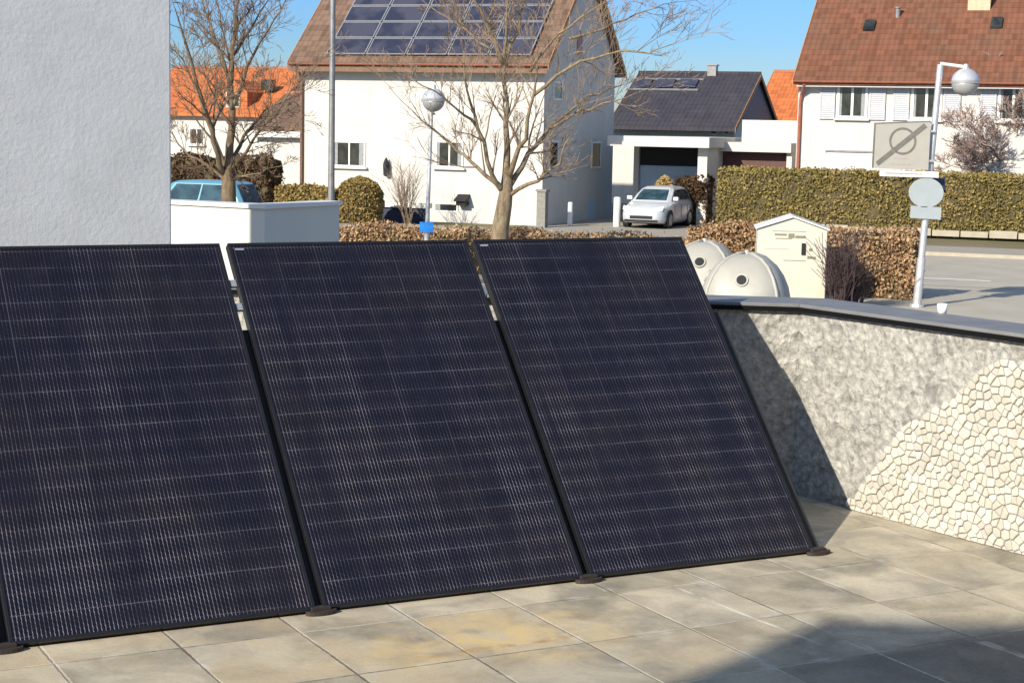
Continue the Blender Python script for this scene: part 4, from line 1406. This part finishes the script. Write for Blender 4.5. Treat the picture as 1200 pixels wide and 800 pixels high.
# signs on the right-hand lamp pole (their backs or faded faces towards the terrace)
def plate(name, corners, Y, th, mat, dy=.0):
    pts = [at(a, b, Y + dy) for a, b in corners]
    c = sum(pts, Vector()) / len(pts)
    mb = MB().prism([p - c for p in pts], (0, th, .0))
    o = mb.build(name, M[mat], bevel=.004); o.location = c
    return o, c


zs, zc_ = plate('zone_sign', [(1024.5, 144), (1091, 141.5), (1088, 199.5), (1021.5, 197)], LY, .02, 'sign_grey', -.16)
tag(zs, 'big faded grey square road sign with a ring and dark diagonal bar', 'road sign')
YS = LY - .162
ring = MB()
for k in range(40):
    g0, g1 = 2 * math.pi * k / 40, 2 * math.pi * (k + 1) / 40
    q = [at(1058 + r * cos(g), 165.5 + r * sin(g), YS) - zc_ for g, r in ((g0, 16), (g1, 16), (g1, 13.4), (g0, 13.4))]
    ring.prism(q, (0, -.002, 0))
ring.build('ring_mark', M['sign_mark'], zs)
bar = [at(a, b, YS - .004) - zc_ for a, b in ((1026, 190), (1083, 144.5), (1086.5, 149), (1029, 194.5))]
MB().prism(bar, (0, -.002, 0)).build('diagonal_bar', M['sign_mark'], zs)
tx = MB()
for a0, a1, b in ((1047, 1065, 185), (1042, 1070, 192)):
    tx.prism([at(p_, q_, YS) - zc_ for p_, q_ in ((a0, b - 1), (a1, b - 1.6), (a1, b + .9), (a0, b + 1.4))], (0, -.002, 0))
tx.build('faded_lines', M['sign_faint'], zs)
bd = MB()
for c4 in (((1024.5, 144), (1026.4, 144), (1023.6, 197), (1021.5, 197)), ((1024.5, 144), (1091, 141.5), (1091, 143), (1024.5, 145.5))):
    bd.prism([at(p_, q_, YS) - zc_ for p_, q_ in c4], (0, -.002, 0))
bd.build('border', M['sign_mark'], zs)

ns, nc_ = plate('name_plate', [(1031, 199.5), (1100, 201.5), (1100, 208.5), (1031, 206.5)], LY, .02, 'sign_white', -.13)
tag(ns, 'narrow white plate with a faint grey line, directly under the big grey road sign', 'road sign')
MB().prism([at(a, b, LY - .132) - nc_ for a, b in ((1037, 202), (1081, 203.5), (1081, 205), (1037, 203.7))], (0, -.002, 0)).build('faded_line', M['sign_faint'], ns)
dpts = []
for k in range(28):
    g = 2 * math.pi * k / 28
    r = 20.5
    x_, y_ = 1085.5 + r * cos(g), 226 + 17.5 * sin(g)
    dpts.append((x_, y_))
dsk, dc = plate('round_sign', dpts, LY, .02, 'sign_back', -.10)
tag(dsk, 'pale back of a round road sign halfway up the lamp pole', 'road sign')
st, sc_ = plate('supplementary_sign', [(1067.5, 241), (1103.5, 243), (1102.5, 257.5), (1066.5, 255.5)], LY, .02, 'sign_back', -.10)
tag(st, 'pale rectangular plate directly below the round sign on the lamp pole', 'road sign')
nv, _ = plate('shaded_plate', [(1084, 207), (1107.5, 208.5), (1108.5, 227)], LY, .02, 'navy', .10)  # plate behind the disc, shade on its back put into the navy
tag(nv, 'plate coloured navy for shade showing behind the edge of the round sign', 'road sign')
for nm in ((dsk, 0), (st, 1)):
    pass

for nm, c_, w_ in ((zs, zc_, 1.0), (dsk, dc, .3), (st, sc_, .3)):
    pole_x = (at(1085 if nm is zs else 1084, 200, LY) - c_).x
    for dz in ((-.3, .3) if nm is zs else (0,)):
        MB().box(pole_x - .13, pole_x + .13, .022, .10, dz - .02, dz + .02).build('bracket', M['galv'], nm)
# blue plate on the left lamp
o, _ = plate('street_sign', [(492, 260), (508, 260.5), (507.5, 272.5), (491.5, 272)], 40.5, .015, 'blue_sign', 0)
tag(o, 'small bright blue plate low on the slim lamp pole', 'road sign')

# tall pole left of the house
pt = at(388.5, -60, 45); pb_ = at(388, 240, 45)
MB().tube([(0, 0, 0), (0, 0, 2.2), (.01, 0, pt.z - ZG)], [.10, .085, .065], 12).build('utility_pole', M['galv_dark'], origin=(0, 0, 0)).location = (pb_.x, pb_.y, ZG)
tag(bpy.data.objects['utility_pole'], 'tall dark utility pole before the end of the solar roofed house', 'pole')
# white driveway posts
for px_, lb_ in ((668.5, 'thin white post before the shaded gable of the solar roofed house'), (723.5, 'white post beside the silver car at the carport driveway')):
    t_ = at(px_, 237 if px_ < 700 else 231, 63.5)
    wd = .09 if px_ < 700 else .13
    mb = MB().lathe([(wd, 0), (wd, t_.z - ZG - .05), (wd * .8, t_.z - ZG), (.01, t_.z - ZG + .01)], 14)
    o = mb.build('bollard', M['frame_white']); o.location = (t_.x, t_.y, ZG)
    tag(o, lb_, 'bollard', 'white driveway posts')


# ------------------------------------------------------------------ igloo bottle banks
def igloo(px, Y, rad, h, rz, label, hole_z=.62):
    b = at(px, 250, Y)
    root = empty('bottle_bank', (b.x, b.y, ZG), rz)
    prof = [(rad * .97, .14), (rad, .24), (rad * .985, h * .30), (rad * .93, h * .48), (rad * .82, h * .66), (rad * .66, h * .82), (rad * .46, h * .93), (rad * .24, h * .985), (rad * .05, h)]
    mb = MB().lathe(prof, 48, p=3.2)
    body = mb.build('body', M['igloo'], root, smooth=True)
    MB().lathe([(rad * .985, 0), (rad * .985, .137)], 48, p=3.2).build('base_ring', M['igloo_blue'], root)
    # four raised corner ribs
    for q in range(4):
        g = math.pi / 4 + q * math.pi / 2
        pts = []
        for r, z in prof[1:]:
            f = (abs(cos(g)) ** 3.2 + abs(sin(g)) ** 3.2) ** (-1 / 3.2)
            pts.append((r * f * cos(g), r * f * sin(g), z))
        MB().tube(pts, .035, 8).build('rib', M['igloo'], root, smooth=True)
    # throw-in holes with a collar on two faces (-y and -x)
    for g in (-math.pi / 2, math.pi):
        z = h * hole_z; r = np.interp(z, [q[1] for q in prof], [q[0] for q in prof])
        dz = np.interp(z + .05, [q[1] for q in prof], [q[0] for q in prof]) - r
        nx = Vector((cos(g), sin(g), -dz / .05)).normalized()
        c = Vector((r * cos(g), r * sin(g), z))
        MB().tube([c - nx * .05, c + nx * .030], [.135, .125], 20).build('hole_collar', M['igloo'], root, smooth=False)
        MB().tube([c + nx * .031, c + nx * .034], .095, 20).build('throw_in_hole', M['dark'], root)
    MB().tube([(0, 0, h - .02), (0, 0, h + .06)], [.06, .04], 10).build('lifting_lug', M['galv'], root)
    tag(root, label, 'bottle bank', 'igloo bottle banks')
    return root


igloo(877, 33.5, .86, at(877, 297, 33.5).z - ZG, R_(-14), 'pale grey igloo bottle bank partly hiding the cream clothes bank')
igloo(827, 35.8, .84, at(835, 283, 35.8).z - ZG, R_(-14), 'pale grey igloo bottle bank half hidden by the corner of the last solar panel', .70)


# ------------------------------------------------------------------ clothes bank
cb_p = at(887, 300, 36.2)
cb = empty('clothes_bank', (cb_p.x, cb_p.y, ZG), R_(-6))
CWd = 1.42; CDp = 1.15
hs = at(887, 268, 36.2).z - ZG; hp = hs + .24
MB().prism([(0, 0, .08), (CWd, 0, .08), (CWd, 0, hs), (CWd / 2, 0, hp), (0, 0, hs)], (0, CDp, 0)).build('body', M['bin_cream'], cb, bevel=.012)
s_ = (hp - hs) / (CWd / 2)
MB().prism([(-.05, -.05, hs - .05 * s_ + .012), (CWd / 2 - .001, -.05, hp + .012), (CWd / 2 - .001, -.05, hp + .04), (-.05, -.05, hs - .05 * s_ + .04)], (0, CDp + .1, 0)).prism(
    [(CWd / 2, -.05, hp + .012), (CWd + .05, -.05, hs - .05 * s_ + .012), (CWd + .05, -.05, hs - .05 * s_ + .04), (CWd / 2, -.05, hp + .04)], (0, CDp + .1, 0)).build('roof', M['frame_white'], cb)
MB().box(CWd + .004, CWd + .02, .06, CDp - .06, .2, hs - .08).build('side_panel', M['bin_steel'], cb)
def bank_pt(px, py):
    nn = Vector((-sin(R_(-6)), cos(R_(-6)), 0)); e_ = Vector((cos(R_(-6)), sin(R_(-6)), 0))
    p = on_plane(px, py, Vector((cb_p.x, cb_p.y, ZG)), nn) - Vector((cb_p.x, cb_p.y, ZG))
    return p.dot(e_), p.z
mk = MB()
for a0, b0, a1, b1 in ((905, 270.2, 945, 271.8), (908, 273.6, 922, 276.2), (924, 273.6, 931, 279), (932, 276, 944, 279.5), (909, 278.8, 928, 280.2), (948, 291, 952, 294.5), (946, 300.5, 956, 303.5), (895, 291, 925, 292), (918, 304.5, 944, 306)):
    x0, z1 = bank_pt(a0, b0); x1, z0 = bank_pt(a1, b1)
    mk.box(x0, x1, -.005, -.001, z0, z1)
x0, z1 = bank_pt(939.5, 285); x1, z0 = bank_pt(943.5, 298.5)
MB().box(x0, x1, -.03, -.001, z0, z1).build('handle', M['dark'], cb)
mk.build('printed_marks', plain('printed_marks', (.20, .19, .13), .6, .3, 40), cb)
for xx in (.08, CWd - .2):
    MB().box(xx, xx + .12, .1, CDp - .1, 0, .078).build('foot', M['galv_dark'], cb)
tag(cb, 'cream clothes bank with a peaked lid and dark scuffed markings behind the igloos', 'clothes bank')


# ------------------------------------------------------------------ cars
def car(name, p, heading, paint, label, Lc=4.15, W=1.74, Hc=1.50):
    root = empty(name, (p.x, p.y, ZG), heading)     # local +x is forward
    h = Lc / 2; w = W / 2
    stt = [(h, .34, .60, .60), (h - .06, .25, .68, .74), (h - .28, .20, .78, .90), (h - .75, .19, .87, .97), (h - 1.15, .19, .95, 1.0), (0, .19, .97, 1.0), (-h + .75, .19, .98, 1.0), (-h + .2, .24, .98, .93), (-h + .04, .30, .92, .84), (-h, .36, .80, .78)]
    vs = []; fs = []; k = 10
    for x, zb, zt, f in stt:
        ww = w * f
        sec = [(ww * .90, zb), (ww * .99, zb + .12), (ww, (zb + zt) * .5), (ww * .97, zt - .09), (ww * .86, zt)]
        pts = sec + [(-a, b) for a, b in sec[::-1]]
        vs += [(x, a, b) for a, b in pts]
    for i in range(len(stt) - 1):
        for j in range(k):
            j2 = (j + 1) % k
            fs.append((i * k + j, i * k + j2, (i + 1) * k + j2, (i + 1) * k + j))
    fs.append(tuple(range(k))[::-1]); fs.append(tuple((len(stt) - 1) * k + j for j in range(k)))
    body = MB().add(vs, fs).build('body', M[paint], root, smooth=True)
    # greenhouse
    zb = .93
    lev = [(zb, h - 1.02, -h + .12, w * .86), (1.16, h - 1.36, -h + .24, w * .80), (Hc - .09, h - 1.78, -h + .50, w * .69), (Hc - .02, h - 2.0, -h + .72, w * .58), (Hc, h - 2.4, -h + 1.1, w * .40)]
    vs = []; fs = []
    for z, xf, xr, hw in lev:
        vs += [(xf, hw * .86, z), (xf - .14, hw, z), (xr + .12, hw, z), (xr, hw * .86, z), (xr, -hw * .86, z), (xr + .12, -hw, z), (xf - .14, -hw, z), (xf, -hw * .86, z)]
    for i in range(len(lev) - 1):
        for j in range(8):
            j2 = (j + 1) % 8
            fs.append((i * 8 + j, i * 8 + j2, (i + 1) * 8 + j2, (i + 1) * 8 + j))
    fs.append(tuple((len(lev) - 1) * 8 + j for j in range(8)))
    MB().add(vs, fs).build('roof', M[paint], root, smooth=False, bevel=.02)
    def lv(t):      # interpolated outline between level 0 and 2
        return [lev[0][i] + (lev[2][i] - lev[0][i]) * t if t < 1 else lev[2][i] for i in range(4)]
    def at_z(z):
        for a, b in zip(lev, lev[1:]):
            if a[0] <= z <= b[0]:
                t = (z - a[0]) / (b[0] - a[0]); return [a[i] + (b[i] - a[i]) * t for i in range(4)]
    def sheet(nm, quad, n):
        n = Vector(n).normalized()
        MB().prism([Vector(q) + n * .012 for q in quad], n * .006).build(nm, M['car_glass'], root)
    za, zm_, zt_ = zb + .06, 1.16, Hc - .12
    for z0, z1 in ((za, zm_ - .0), (zm_, zt_)):
        a = at_z(z0); b = at_z(z1)
        sheet('windscreen', [(a[1], a[3] * .80, z0), (a[1], -a[3] * .80, z0), (b[1], -b[3] * .80, z1), (b[1], b[3] * .80, z1)], (z1 - z0, 0, a[1] - b[1]))
    a = at_z(za + .05); b = at_z(zt_)
    sheet('rear_window', [(a[2], a[3] * .78, za + .05), (a[2], -a[3] * .78, za + .05), (b[2], -b[3] * .78, zt_), (b[2], b[3] * .78, zt_)], (-(zt_ - za), 0, b[2] - a[2]))
    for sg in (1, -1):
        for f0, f1 in ((.06, .48), (.51, .93)):
            for z0, z1 in ((za, zm_), (zm_, zt_)):
                a = at_z(z0); b = at_z(z1)
                A = lambda q, f: (q[1] - .14) + ((q[2] + .12) - (q[1] - .14)) * f
                sheet('side_window', [(A(a, f0), sg * a[3], z0), (A(a, f1), sg * a[3], z0), (A(b, f1), sg * b[3], z1), (A(b, f0), sg * b[3], z1)], (0, sg * (z1 - z0), a[3] - b[3]))
    for sx in (h - .80, -h + .78):
        for sg in (1, -1):
            y = sg * (w - .10)
            wh = MB().tube([(sx, y - .10, .31), (sx, y + .10, .31)], .31, 22).build('wheel', M['black_rubber'], root)
            yo = y + sg * .101
            MB().tube([(sx, yo, .31), (sx, yo + sg * .012, .31)], [.205, .19], 18).build('rim', M['rim'], wh)
            # dark wheel arch
            pts = [(sx + .37 * cos(g), sg * (w * .985 + .004), .31 + .37 * sin(g)) for g in [math.pi * q / 12 for q in range(13)]] + [(sx - .30, sg * (w * .985 + .004), .20), (sx + .30, sg * (w * .985 + .004), .20)]
            MB().prism(pts, (0, sg * .004, 0)).build('wheel_arch', M['black_rubber'], root)
    for sg in (1, -1):
        MB().prism([(h - .06, sg * w * .42, .60), (h - .20, sg * w * .84, .64), (h - .34, sg * w * .85, .78), (h - .16, sg * w * .48, .73)], (.05, sg * .02, .03)).build('headlight', M['lamp_clear'], root)
        MB().box(-h + .0, -h + .10, min(sg * w * .55, sg * w * .80), max(sg * w * .55, sg * w * .80), .68, .88).build('tail_light', M['copper'], root)
        MB().box(h - 1.42, h - 1.27, min(sg * (w * .9), sg * (w * .9 + .2)), max(sg * (w * .9), sg * (w * .9 + .2)), .98, 1.12).build('mirror', M[paint], root, bevel=.03)
    MB().box(h - .02, h + .012, -.42, .42, .36, .47).build('grille', M['dark'], root)
    MB().box(h - .005, h + .010, -.62, .62, .24, .33).build('bumper_intake', M['dark'], root)
    for sg in (1, -1):
        for xs in (h - 1.30, -.10, -h + 1.12):
            MB().box(xs - .008, xs + .008, min(sg * (w - .004), sg * (w + .004)), max(sg * (w - .004), sg * (w + .004)), .34, .84).build('door_seam', M['dark'], root)
    MB().box(h + .013, h + .022, -.26, .26, .49, .60).build('number_plate', M['plate'], root)
    MB().box(h - 1.2, -h + .3, -w * .8, w * .8, .12, .22).build('underside', M['dark'], root)
    tag(root, label, 'car')
    return root


cp_ = at(771, 250, 64.2)
car('parked_car', cp_, R_(-112), 'silver_paint', 'silver hatchback parked on the drive before the carport, facing the street', Lc=4.0, W=1.72, Hc=1.47)
bc_ = at(228, 250, 54)
car('parked_car', bc_, R_(160), 'blue_paint', 'light blue car parked beyond the white corner wall, its windows showing', Lc=4.5, W=1.78, Hc=1.72)
